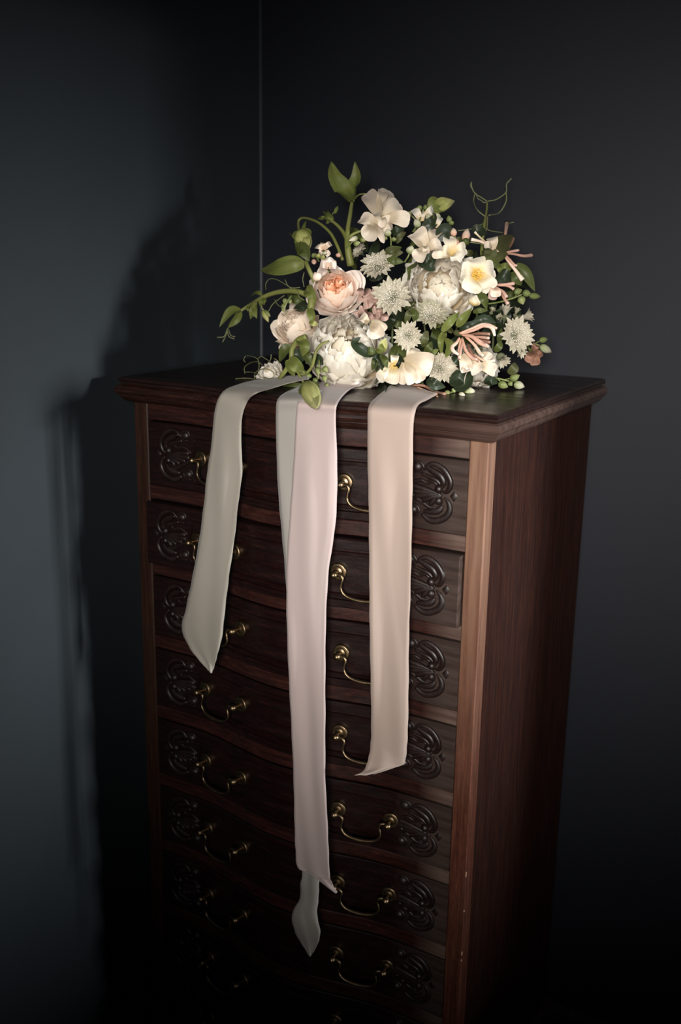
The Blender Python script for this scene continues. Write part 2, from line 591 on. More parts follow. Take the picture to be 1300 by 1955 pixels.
def carving_mesh(mir):
    def cz(x, y, d=0.0):
        return V((mir * (0.324 - (915 - x) * 0.00013), -d, (900 - y) * 0.0001025))
    yv = V((0, 1, 0))
    gs = []

    def relief(pts, rad, d=0.001, flat=0.62):
        gs.append(tube([cz(x, y, d) for x, y in pts], [r * 0.00125 for r in rad], 5, 8, True, (yv, flat))[:2])

    def blob(x, y, rx, ry, d, h):
        pr = [(math.sin(a) * 1.0, math.cos(a)) for a in [pi / 2 * k / 4 for k in range(5)]]
        v, f, _ = lathe([(max(r, 0.001), z) for r, z in pr], 14)
        c = cz(x, y)
        gs.append(([V((c.x + p.x * rx, -d - p.z * h, c.z + p.y * ry)) for p in v], f))

    # raised outline, leafy C scrolls above and below, shell in the middle
    relief([(330, 520), (400, 440), (480, 418), (600, 485), (685, 630), (690, 740), (655, 820), (600, 850)], [2.0, 3.2, 3.8, 4.2, 4.4, 4.0, 3.2, 1.6])
    relief([(360, 480), (450, 530), (550, 590), (600, 680), (585, 770)], [2.5, 4.6, 5.2, 4.6, 2.2], 0.001)
    relief([(300, 590), (400, 630), (500, 670), (560, 730)], [2.2, 3.2, 3.4, 2.0], 0.001)
    relief([(620, 925), (680, 1000), (700, 1110), (650, 1230), (540, 1310), (430, 1320), (320, 1240)], [1.6, 3.4, 4.4, 4.6, 4.6, 4.2, 2.2])
    relief([(350, 1190), (450, 1180), (550, 1140), (600, 1060)], [2.4, 4.4, 4.8, 2.4])
    relief([(150, 880), (220, 980), (330, 1050), (420, 1110), (520, 1110)], [1.8, 2.8, 3.2, 2.8, 1.4])
    relief([(140, 800), (220, 730), (300, 700), (380, 730), (450, 690), (520, 740)], [1.8, 2.6, 3.0, 2.6, 2.6, 1.6])
    for (x, y, r) in ((175, 800, 4.2), (160, 880, 4.4), (230, 950, 4.4), (330, 1010, 4.2), (420, 1050, 3.6)):
        relief([(590, 890), ((590 + x) / 2, (890 + y) / 2 - 8), (x + 20, y), (x, y)], [1.4, r, r * 0.95, r * 0.35], 0.0015, 0.9)
    for (x, y) in ((545, 800), (550, 985)):
        blob(x, y, 0.0075, 0.0075, 0.001, 0.0065)
    for (x, y) in ((240, 490), (200, 1190)):
        blob(x, y, 0.0095, 0.0088, 0.0, 0.0065)
        relief([(x - 75, y), (x - 40, y - 78), (x + 45, y - 70), (x + 85, y), (x + 40, y + 80), (x - 30, y + 90)], [1.0, 1.6, 1.8, 1.8, 1.6, 1.0], 0.0, 0.9)
    c = cz(745, 890)
    v = [V((c.x - 0.007, -0.0, c.z)), V((c.x + 0.007, 0, c.z)), V((c.x, 0, c.z + 0.009)), V((c.x, 0, c.z - 0.009)), V((c.x, -0.005, c.z))]
    gs.append((v, [(0, 2, 4), (2, 1, 4), (1, 3, 4), (3, 0, 4)]))
    g = join(*gs)
    return mesh('carving', g[0], g[1], M_CARVE)


DM = drawer_mesh()
CV = {1: carving_mesh(1), -1: carving_mesh(-1)}
RYm = Matrix.Rotation(pi / 2, 4, 'X')
ros = lathe([(0.0, 0.0035), (0.0065, 0.0042), (0.0075, 0.0030), (0.0095, 0.0034), (0.0108, 0.0048), (0.0122, 0.0034), (0.0138, 0.0040), (0.0152, 0.0026), (0.0156, 0.0), (0.0156, -0.006)], 24, RYm)
pst = lathe([(0.0038, 0.002), (0.0030, 0.008), (0.0032, 0.013), (0.0052, 0.0155), (0.0066, 0.0195), (0.0062, 0.0235), (0.0042, 0.0265), (0.0008, 0.0278)], 14, RYm)
gr = join(ros[:2], pst[:2])
ROS = mesh('rosette', gr[0], gr[1], M_BRASS)
hx = 0.05
bp = [(-hx, -0.018, 0), (-hx + 0.006, -0.0185, 0.0005), (-hx + 0.013, -0.0195, -0.001), (-hx + 0.0155, -0.0205, -0.007), (-hx + 0.0135, -0.0215, -0.015), (-hx + 0.0135, -0.0215, -0.024),
      (-hx + 0.021, -0.0215, -0.033), (-hx + 0.034, -0.0215, -0.0375), (0, -0.0215, -0.039)]
br = [2.2, 2.6, 2.8, 2.2, 1.9, 2.0, 2.4, 3.1, 3.6]
bpts = bp + [(-x, y, z) for x, y, z in bp[-2::-1]]
brad = [r * 0.001 for r in br + br[-2::-1]]
gb = tube(bpts, brad, 4, 8)
BAIL = mesh('handle', gb[0], gb[1], M_BRASS)
pull = {1: -0.015, 4: -0.001, 5: 0.001}
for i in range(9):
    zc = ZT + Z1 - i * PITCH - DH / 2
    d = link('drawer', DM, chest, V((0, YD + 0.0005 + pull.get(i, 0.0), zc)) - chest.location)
    for s in (1, -1):
        c = link('carving', CV[s], d)
        c['label'] = 'carved scroll and shell relief'
        hxc = 0.160 if s > 0 else -0.152
        ya, yb = -bow(hxc - 0.05), -bow(hxc + 0.05)
        Mh = Matrix.Translation((hxc, (ya + yb) / 2 + 0.001, 0.003)) @ Matrix.Rotation(math.atan((yb - ya) / 0.1), 4, 'Z')
        Ms = Mh @ Matrix.Rotation(rnd.uniform(-0.03, 0.03), 4, 'Y')
        h = link('handle', BAIL, d, mw=Ms)
        h['label'] = 'aged brass swan-neck handle'
        for q in (-1, 1):
            xx = hxc + q * 0.05
            Mq = Mh @ Matrix.Translation((q * hx, 0, 0))
            link('rosette', ROS, d, mw=Mq)

# ------------------------------------------------------------------ ribbons
def ribbon(name, rows, mat, label, wav=0.003, ncol=10, seed=0, fold=None):
    """rows: (left point, right point) down the length"""
    r = random.Random(seed)
    Ls = spline([a for a, b in rows], 7)
    Rs = spline([b for a, b in rows], 7)
    n = len(Ls)
    ph = [r.uniform(0, 6.28) for _ in range(6)]
    v, f, uv = [], [], []
    nrm = V((0.25, -1, 0.1)).normalized()
    for i in range(n):
        t = i / (n - 1)
        for k in range(ncol + 1):
            s = k / ncol
            p = Ls[i].lerp(Rs[i], s)
            hang = min(1, max(0, (ZT - 0.03 - p.z) / 0.12))
            w = wav * hang * (math.sin(5.0 * s + 9 * t + ph[0]) + 0.6 * math.sin(11 * s - 15 * t + ph[1]) + 0.5 * math.sin(26 * t + ph[2] + 2 * s))
            p = p + nrm * w
            ed = 0.0004 * hang * math.sin(i * 1.1 + ph[3 + (k > 0)])
            if k in (0, ncol): p = p + V((ed, 0, 0))
            if fold: p = p + nrm * fold(s, t) * hang
            v.append(p)
            uv.append((s, t))
    for i in range(n - 1):
        for k in range(ncol):
            f.append((i * (ncol + 1) + k, i * (ncol + 1) + k + 1, (i + 1) * (ncol + 1) + k + 1, (i + 1) * (ncol + 1) + k))
    o = obj(name, (v, f, uv), mat)
    md = o.modifiers.new('thickness', 'SOLIDIFY')
    md.thickness = 0.0005
    tag(o, label, 'ribbon', 'ribbons hanging from the bouquet')
    return o


M_RIB_SAGE = cloth('sage_grey_silk', (0.245, 0.224, 0.190), (0.282, 0.258, 0.222))
M_RIB_GREY = cloth('dove_grey_silk', (0.240, 0.224, 0.203), (0.28, 0.262, 0.24))
M_RIB_PINK = cloth('pale_pink_silk', (0.345, 0.277, 0.262), (0.39, 0.318, 0.304))
M_RIB_BEIGE = cloth('dusty_beige_silk', (0.275, 0.214, 0.182), (0.318, 0.25, 0.215))
T = ZT + 0.002


def hangrow(xl, xr, y, Y, Y2=None, yr=None):
    return at_y(xl, y, Y), at_y(xr, y if yr is None else yr, Y if Y2 is None else Y2)


def toprow(xl, yl, xr, yr, dz=0.0):
    return at_z(xl, yl, T + dz), at_z(xr, yr, T + dz)


YH = -0.052
ribbon('ribbon', [toprow(590, 716, 590, 724, 0.022), toprow(545, 717, 552, 732, 0.012), toprow(500, 722, 516, 743, 0.006), toprow(455, 733, 488, 752, 0.003),
                  hangrow(424, 472, 750, -0.040, -0.046, 768), hangrow(410, 462, 785, -0.044, -0.050, 800), hangrow(403, 461, 850, YH), hangrow(396, 462, 900, YH), hangrow(390, 454, 960, YH),
                  hangrow(381, 447, 1030, YH), hangrow(369, 437, 1100, YH), hangrow(356, 430, 1160, YH), hangrow(347, 425, 1200, YH, None, 1215),
                  hangrow(362, 418, 1236, YH, None, 1245), hangrow(384, 411, 1264, YH - 0.004, YH, 1268), hangrow(401, 404, 1284, YH - 0.008, YH - 0.006, 1285)],
       M_RIB_SAGE, 'pale sage-grey ribbon with pointed end, hanging furthest left over the chest', 0.0022, seed=3)
ribbon('ribbon', [toprow(600, 728, 640, 728, 0.004), toprow(560, 742, 620, 742, 0.002), hangrow(532, 600, 760, -0.0535, -0.0545),
                  hangrow(527, 598, 790, -0.0575), hangrow(528, 600, 860, -0.0575), hangrow(531, 602, 930, -0.0575), hangrow(538, 606, 1010, -0.0575), hangrow(544, 606, 1080, -0.0575), hangrow(550, 606, 1180, -0.0575),
                  hangrow(556, 608, 1300, -0.0575), hangrow(566, 612, 1450, -0.0575), hangrow(572, 612, 1600, -0.0575), hangrow(577, 609, 1660, -0.056), hangrow(573, 609, 1690, -0.0575),
                  hangrow(572, 608, 1715, -0.056), hangrow(557, 605, 1747, -0.062, -0.0575), hangrow(563, 611, 1780, -0.06), hangrow(576, 606, 1803, -0.0575), hangrow(591, 594, 1825, -0.06)],
       M_RIB_GREY, 'dove-grey ribbon mostly hidden behind the long pink ribbon, its tail showing lowest', 0.0016, seed=5)


def pinkfold(s, t):
    top = max(0, 1 - t * 2.3)
    left = -0.007 * max(0, (0.40 - s) / 0.40) * top          # left third turned back
    g = max(0, (s - 0.84) / 0.16) * 0.008 * math.exp(-((t - 0.32) / 0.2) ** 2)
    return left + 0.002 * math.exp(-((s - 0.40) / 0.05) ** 2) * top - g


ribbon('ribbon', [toprow(640, 715, 700, 722, 0.012), toprow(612, 730, 684, 736, 0.006), toprow(588, 742, 664, 747, 0.0025), hangrow(570, 645, 764, -0.059, -0.060, 770),
                  hangrow(565, 641, 795, -0.066), hangrow(561, 642, 860, -0.068), hangrow(556, 641, 930, -0.069), hangrow(551, 637, 1010, -0.069), hangrow(548, 626, 1090, -0.069), hangrow(549, 621, 1180, -0.069),
                  hangrow(552, 620, 1280, -0.069), hangrow(556, 621, 1380, -0.069), hangrow(560, 622, 1480, -0.069), hangrow(562, 626, 1560, -0.069), hangrow(564, 628, 1620, -0.069),
                  hangrow(568, 630, 1657, -0.069, None, 1672), hangrow(590, 634, 1668, -0.069, -0.072, 1684), hangrow(615, 637, 1686, -0.071, -0.074, 1694), hangrow(641, 643, 1704, -0.076, -0.076, 1705)],
       M_RIB_PINK, 'long pale pink ribbon hanging in the middle, the widest and brightest', 0.0022, seed=9, fold=pinkfold, ncol=16)
ribbon('ribbon', [toprow(760, 728, 836, 752, 0.006), toprow(748, 733, 830, 756, 0.004), toprow(735, 745, 815, 764, 0.004), toprow(720, 757, 800, 772, 0.002), hangrow(704, 793, 776, -0.040, -0.028, 786),
                  hangrow(702, 789, 815, -0.046, -0.034), hangrow(702, 788, 880, -0.047, -0.036), hangrow(704, 787, 950, -0.047, -0.036), hangrow(705, 786, 1040, -0.047, -0.036), hangrow(706, 784, 1130, -0.047, -0.036),
                  hangrow(707, 781, 1220, -0.047, -0.036), hangrow(708, 780, 1310, -0.047, -0.036), hangrow(708, 779, 1390, -0.047, -0.036), hangrow(706, 777, 1430, -0.049, -0.036), hangrow(701, 773, 1455, -0.055, -0.037),
                  hangrow(693, 765, 1472, -0.064, -0.040, 1462), hangrow(676, 716, 1481, -0.078, -0.056, 1478)],
       M_RIB_BEIGE, 'dusty beige-pink ribbon hanging furthest right, its hem curling left', 0.0018, seed=12)

# ------------------------------------------------------------------ bouquet
PX = 1.8 / FPX                          # metres per photo pixel at the bouquet
ROOT = V((0.10, 0.24, ZT))
bq = empty('bouquet', ROOT, 'loose bouquet of white peonies, peach roses, sweet peas and trailing greenery on the chest', 'bouquet')


def zplane(x, y):
    d = FW + RT * ((x - 650) / FPX) - UP * ((y - 977.5) / FPX)
    return (ZT - CAM.z) / d.z if d.z < -1e-4 else 99


def P(x, y, off=0.0):
    q = 1 - ((x - 770) / 300) ** 2 - ((y - 640) / 285) ** 2
    z = 1.93 - 0.18 * math.sqrt(max(0, q)) + off
    return at_depth(x, y, min(z, zplane(x, y) - 0.014))


K = 0.26154
def A(x, y, o=0.0): return P(400 + x * K, 290 + y * K, o)
def B(x, y, o=0.0): return P(720 + x * K, 320 + y * K, o)
def C(x, y, o=0.0): return P(400 + x * K, 530 + y * K, o)
def D(x, y, o=0.0): return P(720 + x * K, 530 + y * K, o)


def cv(r, u, t):
    """direction given as right / up / towards the viewer's side of the chest"""
    return RT * r + UP * u - FW * t


# --- petal surfaces -------------------------------------------------------
def shell(rho, p0, p1, ha, phi, flare=0.0, ruf=0.0, frq=3.0, seed=0, notch=0.15, nu=9, nv=9, squash=1.0, curl=0.0, tipw=0.55):
    """a petal lying on a sphere of radius rho about +Z, from polar angle p0 (base) to p1 (tip)"""
    r = random.Random(seed)
    a1, a2, a3 = (r.uniform(0, 6.28) for _ in range(3))
    v, f, uv = [], [], []
    for j in range(nv):
        t = j / (nv - 1)
        w = (math.sin(pi * (0.12 + 0.60 * t)) ** 0.8) * (1 - (1 - tipw) * max(0, t - 0.6) / 0.4)
        for i in range(nu):
            s = 2 * i / (nu - 1) - 1
            te = t * (1 - notch * s * s * t)
            pa = math.radians(p0 + (p1 - p0) * te)
            ph = math.radians(phi) + s * math.radians(ha) * w / max(math.sin(pa), 0.33)
            rr = rho * (1 + flare * te ** 2.5) + ruf * rho * t * t * (math.sin(frq * s * pi + a1) + 0.5 * math.sin(frq * 1.9 * s * pi + a2))
            rr += rho * 0.04 * s * s * t
            if curl and t > 0.7: rr += rho * curl * ((t - 0.7) / 0.3) ** 2
            p = V((rr * math.sin(pa) * math.cos(ph), rr * math.sin(pa) * math.sin(ph), rr * math.cos(pa) * squash + ruf * 0.4 * rho * t * math.sin(2.3 * s * pi + a3)))
            v.append(p)
            uv.append((i / (nu - 1), t))
    for j in range(nv - 1):
        for i in range(nu - 1):
            f.append((j * nu + i, j * nu + i + 1, (j + 1) * nu + i + 1, (j + 1) * nu + i))
    return v, f, uv


def flower_root(name, pos, n, R, roll, core_mat, core=0.4, label=None, low=-0.25):
    g = lathe([(0.02, -core * 1.5 + low), (0.10, -core * 1.3 + low), (core * 0.75, -core + low), (core, -core * 0.4 + low), (core * 0.9, 0.1 * core + low), (core * 0.5, core * 0.5 + low), (0.01, core * 0.6 + low)], 12)
    M3 = frame(n, UP, roll)
    Mw = Matrix.Translation(pos - ROOT) @ M3.to_4x4() @ Matrix.Scale(R, 4)
    o = obj(name, g, core_mat, bq, mw=Mw)
    if label: o['label'] = label
    return o


def put(parent, g, mat, name='petal', Mx=None):
    me = mesh(name, g[0], g[1], mat, g[2] if len(g) > 2 else None)
    return link(name, me, parent, mw=Mx)


M_STEMG = petal_mat('pea_vine_green', (0.13, 0.14, 0.035), (0.165, 0.175, 0.05), (0.19, 0.20, 0.065), 0.1, 0.5, 0.1, 5)
M_LEAF_B = petal_mat('pea_leaf_green', (0.15, 0.17, 0.042), (0.13, 0.155, 0.036), (0.15, 0.17, 0.045), 0.3, 0.5, 0.16, 14)
M_LEAF_M = petal_mat('mid_leaf_green', (0.075, 0.090, 0.024), (0.068, 0.085, 0.022), (0.08, 0.095, 0.03), 0.25, 0.45, 0.18, 14)
M_LEAF_D = petal_mat('dark_leaf_green', (0.018, 0.026, 0.012), (0.020, 0.030, 0.014), (0.024, 0.034, 0.016), 0.15, 0.42, 0.2, 14)
M_LEAF_O = petal_mat('olive_leaf', (0.07, 0.075, 0.025), (0.075, 0.08, 0.03), (0.085, 0.08, 0.035), 0.25, 0.5, 0.2, 14)
M_BUDG = petal_mat('pea_bud_green', (0.17, 0.19, 0.045), (0.42, 0.43, 0.14), (0.56, 0.54, 0.26), 0.3, 0.5, 0.28, 9)
M_BUDO = petal_mat('jasmine_bud_green', (0.09, 0.12, 0.03), (0.20, 0.23, 0.08), (0.30, 0.31, 0.14), 0.2, 0.45, 0.1, 5)
M_BUDW = petal_mat('jasmine_bud_white', (0.20, 0.24, 0.09), (0.55, 0.53, 0.38), (0.80, 0.75, 0.62), 0.25, 0.45, 0.1, 5)
M_TENDRIL = petal_mat('tendril_green', (0.12, 0.13, 0.05), (0.15, 0.16, 0.07), (0.17, 0.17, 0.09), 0.1, 0.5, 0.1, 3)
M_PEONY = petal_mat('peony_white', (0.74, 0.56, 0.29), (0.79, 0.73, 0.62), (0.82, 0.785, 0.71), 0.42, 0.65, 0.02, 8)
M_PEONYC = petal_mat('peony_cream_centre', (0.68, 0.47, 0.19), (0.79, 0.69, 0.51), (0.82, 0.77, 0.665), 0.42, 0.65, 0.02, 8)
M_ROSE_I = petal_mat('rose_peach_heart', (0.85, 0.33, 0.13), (0.90, 0.45, 0.24), (0.92, 0.60, 0.42), 0.3, 0.55, 0.06)
M_ROSE_M = petal_mat('rose_peach_petal', (0.90, 0.56, 0.36), (0.92, 0.69, 0.54), (0.93, 0.79, 0.68), 0.35, 0.6, 0.03)
M_ROSE_O = petal_mat('rose_blush_petal', (0.90, 0.72, 0.58), (0.92, 0.80, 0.71), (0.93, 0.84, 0.77), 0.38, 0.6, 0.03)
M_CREAM = petal_mat('sweet_pea_cream', (0.56, 0.45, 0.29), (0.68, 0.58, 0.45), (0.72, 0.63, 0.53), 0.35, 0.55, 0.08)
M_CREAMR = petal_mat('cream_rose_petal', (0.76, 0.55, 0.38), (0.82, 0.68, 0.54), (0.85, 0.75, 0.64), 0.3, 0.55, 0.07)
M_IVORY = petal_mat('ivory_petal', (0.74, 0.52, 0.15), (0.76, 0.68, 0.52), (0.78, 0.73, 0.62), 0.3, 0.55, 0.08)
M_DUSTY = petal_mat('dusty_pink_petal', (0.30, 0.17, 0.13), (0.42, 0.27, 0.22), (0.54, 0.38, 0.32), 0.3, 0.6, 0.1)
M_BRACT = petal_mat('astrantia_bract', (0.20, 0.195, 0.11), (0.51, 0.46, 0.365), (0.48, 0.44, 0.33), 0.3, 0.6, 0.25, 9)
M_BRACTG = petal_mat('astrantia_bract_green', (0.17, 0.165, 0.09), (0.38, 0.35, 0.26), (0.34, 0.32, 0.21), 0.3, 0.6, 0.25, 9)
M_STAM = plain('astrantia_stamens', (0.62, 0.565, 0.46), 0.7, 0, 0.15, 200)
M_STAMD = plain('astrantia_heart', (0.06, 0.065, 0.03), 0.8, 0, 0.3, 200)
M_YEL = plain('golden_stamens', (0.85, 0.45, 0.06), 0.7, 0, 0.3, 200)
M_HON = petal_mat('honeysuckle_pink', (0.44, 0.25, 0.17), (0.52, 0.30, 0.225), (0.60, 0.41, 0.33), 0.2, 0.5, 0.06, 4)
M_HONW = petal_mat('honeysuckle_cream', (0.56, 0.30, 0.20), (0.74, 0.56, 0.44), (0.80, 0.68, 0.56), 0.25, 0.5, 0.06, 4)
M_HOND = petal_mat('honeysuckle_rust', (0.12, 0.065, 0.04), (0.24, 0.12, 0.08), (0.32, 0.18, 0.13), 0.2, 0.5, 0.06, 4)
M_TWIG = plain('brown_twig', (0.16, 0.08, 0.04), 0.6)


def peony(pos, n, R, seed, layers, roll=0.0, label=None):
    o = flower_root('peony', pos, n, R, roll, M_PEONYC, 0.42, label, -0.1)
    r = random.Random(seed)
    k = 0
    for (rho, cnt, p0, p1, ha, flare, ruf, mt) in layers:
        off = r.uniform(0, 360)
        for i in range(cnt):
            k += 1
            g = shell(rho * r.uniform(0.93, 1.06), p0 + r.uniform(-8, 8), p1 + r.uniform(-16, 12), ha * r.uniform(0.8, 1.15), off + 360 * i / cnt + r.uniform(-14, 14),
                      flare + r.uniform(-0.06, 0.08), ruf * r.uniform(0.6, 1.4), r.uniform(1.4, 3.2), seed * 100 + k, r.uniform(-0.05, 0.28), 11, 9, 0.92, r.uniform(-0.05, 0.10))
            put(o, g, mt)
    return o


PL1 = [(0.36, 5, 118, 14, 50, 0.35, 0.13, M_PEONYC), (0.48, 6, 122, 22, 46, 0.30, 0.13, M_PEONYC), (0.58, 7, 126, 30, 42, 0.26, 0.12, M_PEONY), (0.68, 8, 130, 40, 40, 0.22, 0.11, M_PEONY),
       (0.77, 9, 136, 50, 38, 0.18, 0.09, M_PEONY), (0.85, 9, 140, 62, 38, 0.15, 0.08, M_PEONY), (0.92, 9, 146, 74, 40, 0.14, 0.06, M_PEONY), (0.97, 8, 150, 88, 42, 0.14, 0.05, M_PEONY)]
peony(P(665, 669, 0.048), cv(0.0, 0.5, 1), 77 * PX, 11, PL1, 0.3, 'large ruffled white peony at the front')
PL2 = [(0.40, 6, 120, 18, 54, 0.40, 0.13, M_PEONYC), (0.55, 7, 126, 30, 46, 0.32, 0.11, M_PEONY), (0.68, 8, 132, 44, 42, 0.28, 0.10, M_PEONY), (0.80, 9, 138, 58, 40, 0.24, 0.08, M_PEONY),
       (0.90, 9, 144, 72, 40, 0.22, 0.07, M_PEONY), (0.96, 8, 150, 88, 42, 0.2, 0.05, M_PEONY)]
peony(P(842, 550, 0.035), cv(-0.05, 0.15, 1), 63 * PX, 23, PL2, 1.0, 'bright white peony in the middle of the bouquet')
peony(P(905, 700, 0.055), cv(0.1, 0.1, 1), 42 * PX, 31, PL2, 0.2, 'white peony half hidden under the honeysuckle')
peony(P(516, 714, 0.0), cv(-0.4, 0.5, 0.8), 24 * PX, 37, PL2[1::2], 0.0, 'small white bloom at the left end')


def rose(pos, n, R, seed, mats, roll=0.0, label=None, outer=True):
    o = flower_root('rose', pos, n, R, roll, mats[0], 0.34, label, -0.15)
    r = random.Random(seed)
    k = 0
    # quartered heart: three little swirls of folded petals
    for q in range(3):
        a = 2 * pi * q / 3 + 0.5
        for i in range(6):
            k += 1
            rr = 0.07 + 0.033 * i
            g = shell(rr, 130, 28 + 3 * i, 62, 97 * i + 120 * q, 0.0, 0.06, 1.5, seed * 50 + k, 0.1, 9, 7, 2.6)
            put(o, g, mats[0], Mx=Matrix.Translation((0.165 * math.cos(a), 0.165 * math.sin(a), 0.16 - 0.006 * i)) @ Matrix.Rotation(0.25, 4, V((-math.sin(a), math.cos(a), 0))))
    for (rho, cnt, p1, ha, flare, m) in ((0.44, 5, 36, 62, 0.02, 0), (0.50, 5, 42, 58, 0.02, 1), (0.56, 5, 46, 56, 0.03, 1), (0.62, 5, 50, 54, 0.04, 1), (0.69, 5, 54, 52, 0.05, 1)):
        off = r.uniform(0, 360)
        for i in range(cnt):
            k += 1
            g = shell(rho * r.uniform(0.98, 1.03), 150, p1 + r.uniform(-5, 5), ha, off + 72 * i + r.uniform(-8, 8), flare, 0.015, 1.3, seed * 50 + k, 0.12, 11, 9, 1.05, 0.05)
            put(o, g, mats[m])
    if outer:
        for (rho, cnt, p1, ha, flare) in ((0.80, 5, 60, 50, 0.10), (0.92, 5, 74, 46, 0.14), (1.0, 5, 90, 42, 0.16)):
            off = r.uniform(0, 360)
            for i in range(cnt):
                k += 1
                g = shell(rho * r.uniform(0.96, 1.04), 156, p1 + r.uniform(-8, 8), ha, off + 72 * i + r.uniform(-10, 10), flare, 0.02, 1.2, seed * 50 + k, 0.18, 11, 9, 0.95, 0.08)
                put(o, g, mats[2])
    return o


rose(P(642, 553, 0.035), cv(-0.12, 0.32, 1), 48 * PX, 4, (M_ROSE_I, M_ROSE_M, M_ROSE_O), 0.4, 'open peach rose with a folded heart')
rose(P(563, 622, 0.045), cv(-0.55, 0.35, 0.75), 43 * PX, 5, (M_CREAMR, M_CREAMR, M_CREAMR), 0.1, 'cream rose half hidden at the left')


# --- leaves and petals along a path ---------------------------------------
def blade(pts, w, roll=0.0, fold=0.25, wav=0.0, prof=None, nu=7, n=5, cup=0.0, nrm=None):
    Pp = spline(pts, n)
    m = len(Pp)
    v, f, uv = [], [], []
    ph = rnd.uniform(0, 6.28)
    for j, p in enumerate(Pp):
        t = j / (m - 1)
        tg = (Pp[min(j + 1, m - 1)] - Pp[max(j - 1, 0)]).normalized()
        vw = nrm if nrm is not None else -FW
        s = tg.cross(vw)
        s = s.normalized() if s.length > 1e-5 else RT
        nn = s.cross(tg).normalized()
        if nn.dot(vw) < 0: nn = -nn
        q = Matrix.Rotation(roll, 3, tg)
        s, nn = q @ s, q @ nn
        if prof: ww = prof(t)
        else: ww = math.sin(pi * min(1, 0.05 + 0.95 * t) ** 0.82) ** 0.85 if t < 0.999 else 0.0
        ww = max(ww, 0.02) * w * 0.5
        for i in range(nu):
            a = 2 * i / (nu - 1) - 1
            v.append(p + s * (a * ww) + nn * (fold * abs(a) * ww - cup * a * a * ww + wav * ww * math.sin(7 * t + 2.5 * a + ph) * abs(a)))
            uv.append((i / (nu - 1), t))
    for j in range(m - 1):
        for i in range(nu - 1):
            f.append((j * nu + i, j * nu + i + 1, (j + 1) * nu + i + 1, (j + 1) * nu + i))
    return v, f, uv


def leaf(pts, wpx, mat, roll=0.0, fold=0.25, wav=0.1, parent=None, name='leaf', **kw):
    g = blade(pts, wpx * PX, roll, fold, wav, **kw)
    return obj(name, g, mat, parent or bq) if parent is None else put_world(parent, g, mat, name)


def put_world(parent, g, mat, name):
    """child of a part whose own mesh is in world space: same offset as its parent"""
    me = mesh(name, g[0], g[1], mat, g[2] if len(g) > 2 else None)
    return link(name, me, parent)


def stem(pts, rpx, mat=None, name='stem', n=5, parent=None, seg=8):
    rr = [r * PX for r in rpx] if isinstance(rpx, (list, tuple)) else rpx * PX
    g = tube(pts, rr, n, seg)
    if parent is not None: return put_world(parent, g, mat or M_STEMG, name)
    return obj(name, g, mat or M_STEMG, bq)


def ovoid(base, tip, r, seg=10, fat=0.55):
    ax = tip - base
    L = ax.length
    M = Matrix.Translation(base) @ frame(ax).to_4x4()
    pr = []
    for k in range(9):
        t = k / 8
        rr = r * (math.sin(pi * t ** 0.75) ** 0.75 if 0 < t < 1 else 0.0) * (1 if t < fat else 1 - 0.25 * (t - fat))
        pr.append((max(rr, r * 0.04), L * t))
    return lathe(pr, seg, M)


def bud(base, tip, rpx, mat, parent=None, name='bud'):
    g = ovoid(base, tip, rpx * PX)
    if parent is not None: return put_world(parent, g, mat, name)
    return obj(name, g, mat, bq)


def sprig(stems, buds, name='jasmine_sprig', smat=None):
    """thin branched stem with buds on it; the buds are sub-parts"""
    gs = [tube(p, [r * PX for r in rr], 4, 6) for p, rr in stems]
    o = obj(name, join(*gs), smat or M_BUDO, bq)
    for (a, b, r, m) in buds:
        bud(a, b, r, m, o)
    return o


# --- pea vine: the tall stem at the top -----------------------------------
stem([A(1032, 830, 0.02), A(1012, 720), A(1005, 640), A(1010, 560), A(1026, 460), A(1040, 365)], [7.5, 6.5, 5.5, 4.6, 4.2, 3.6])
leaf([A(1030, 372), A(985, 300, -0.01), A(915, 190, -0.015), A(888, 72, -0.005)], 42, M_LEAF_B, 0.35, 0.35, 0.1)
leaf([A(1045, 365), A(1040, 290, 0.0), A(1075, 190, 0.01), A(1062, 72, 0.0)], 32, M_LEAF_B, -0.5, 0.5, 0.1)
stem([A(1048, 362), A(1070, 330), A(1098, 310), A(1140, 306)], [2.4, 1.6, 1.2, 1.0])
stem([A(1004, 640), A(968, 575), A(915, 520), A(862, 490)], [4.5, 3.6, 3.0, 2.4])
stem([A(1012, 630), A(1050, 598), A(1112, 575)], [3.6, 2.6, 2.0])
for (a, b, w) in (((890, 500), (800, 470), 12), ((880, 490), (825, 430), 10), ((890, 500), (860, 430), 9), ((870, 500), (850, 515), 9), ((900, 505), (880, 450), 8), ((860, 480), (785, 490), 8)):
    leaf([A(*a), A((a[0] + b[0]) / 2, (a[1] + b[1]) / 2, -0.012), A(*b)], w, M_LEAF_B, rnd.uniform(-0.6, 0.6), 0.4)
sprig([([A(888, 480), A(900, 450), A(920, 430)], [1.6, 1.2, 1.4])], [(A(912, 450), A(938, 395), 4.2, M_BUDO)], 'pea_bud')
# arching stem with a nodding bud
stem([A(972, 790, 0.01), A(930, 680), A(880, 590), A(800, 520), A(725, 488), A(672, 484), A(648, 515), A(655, 595)], [3.4, 3.2, 3.0, 2.8, 2.6, 2.6, 2.6, 3.0])


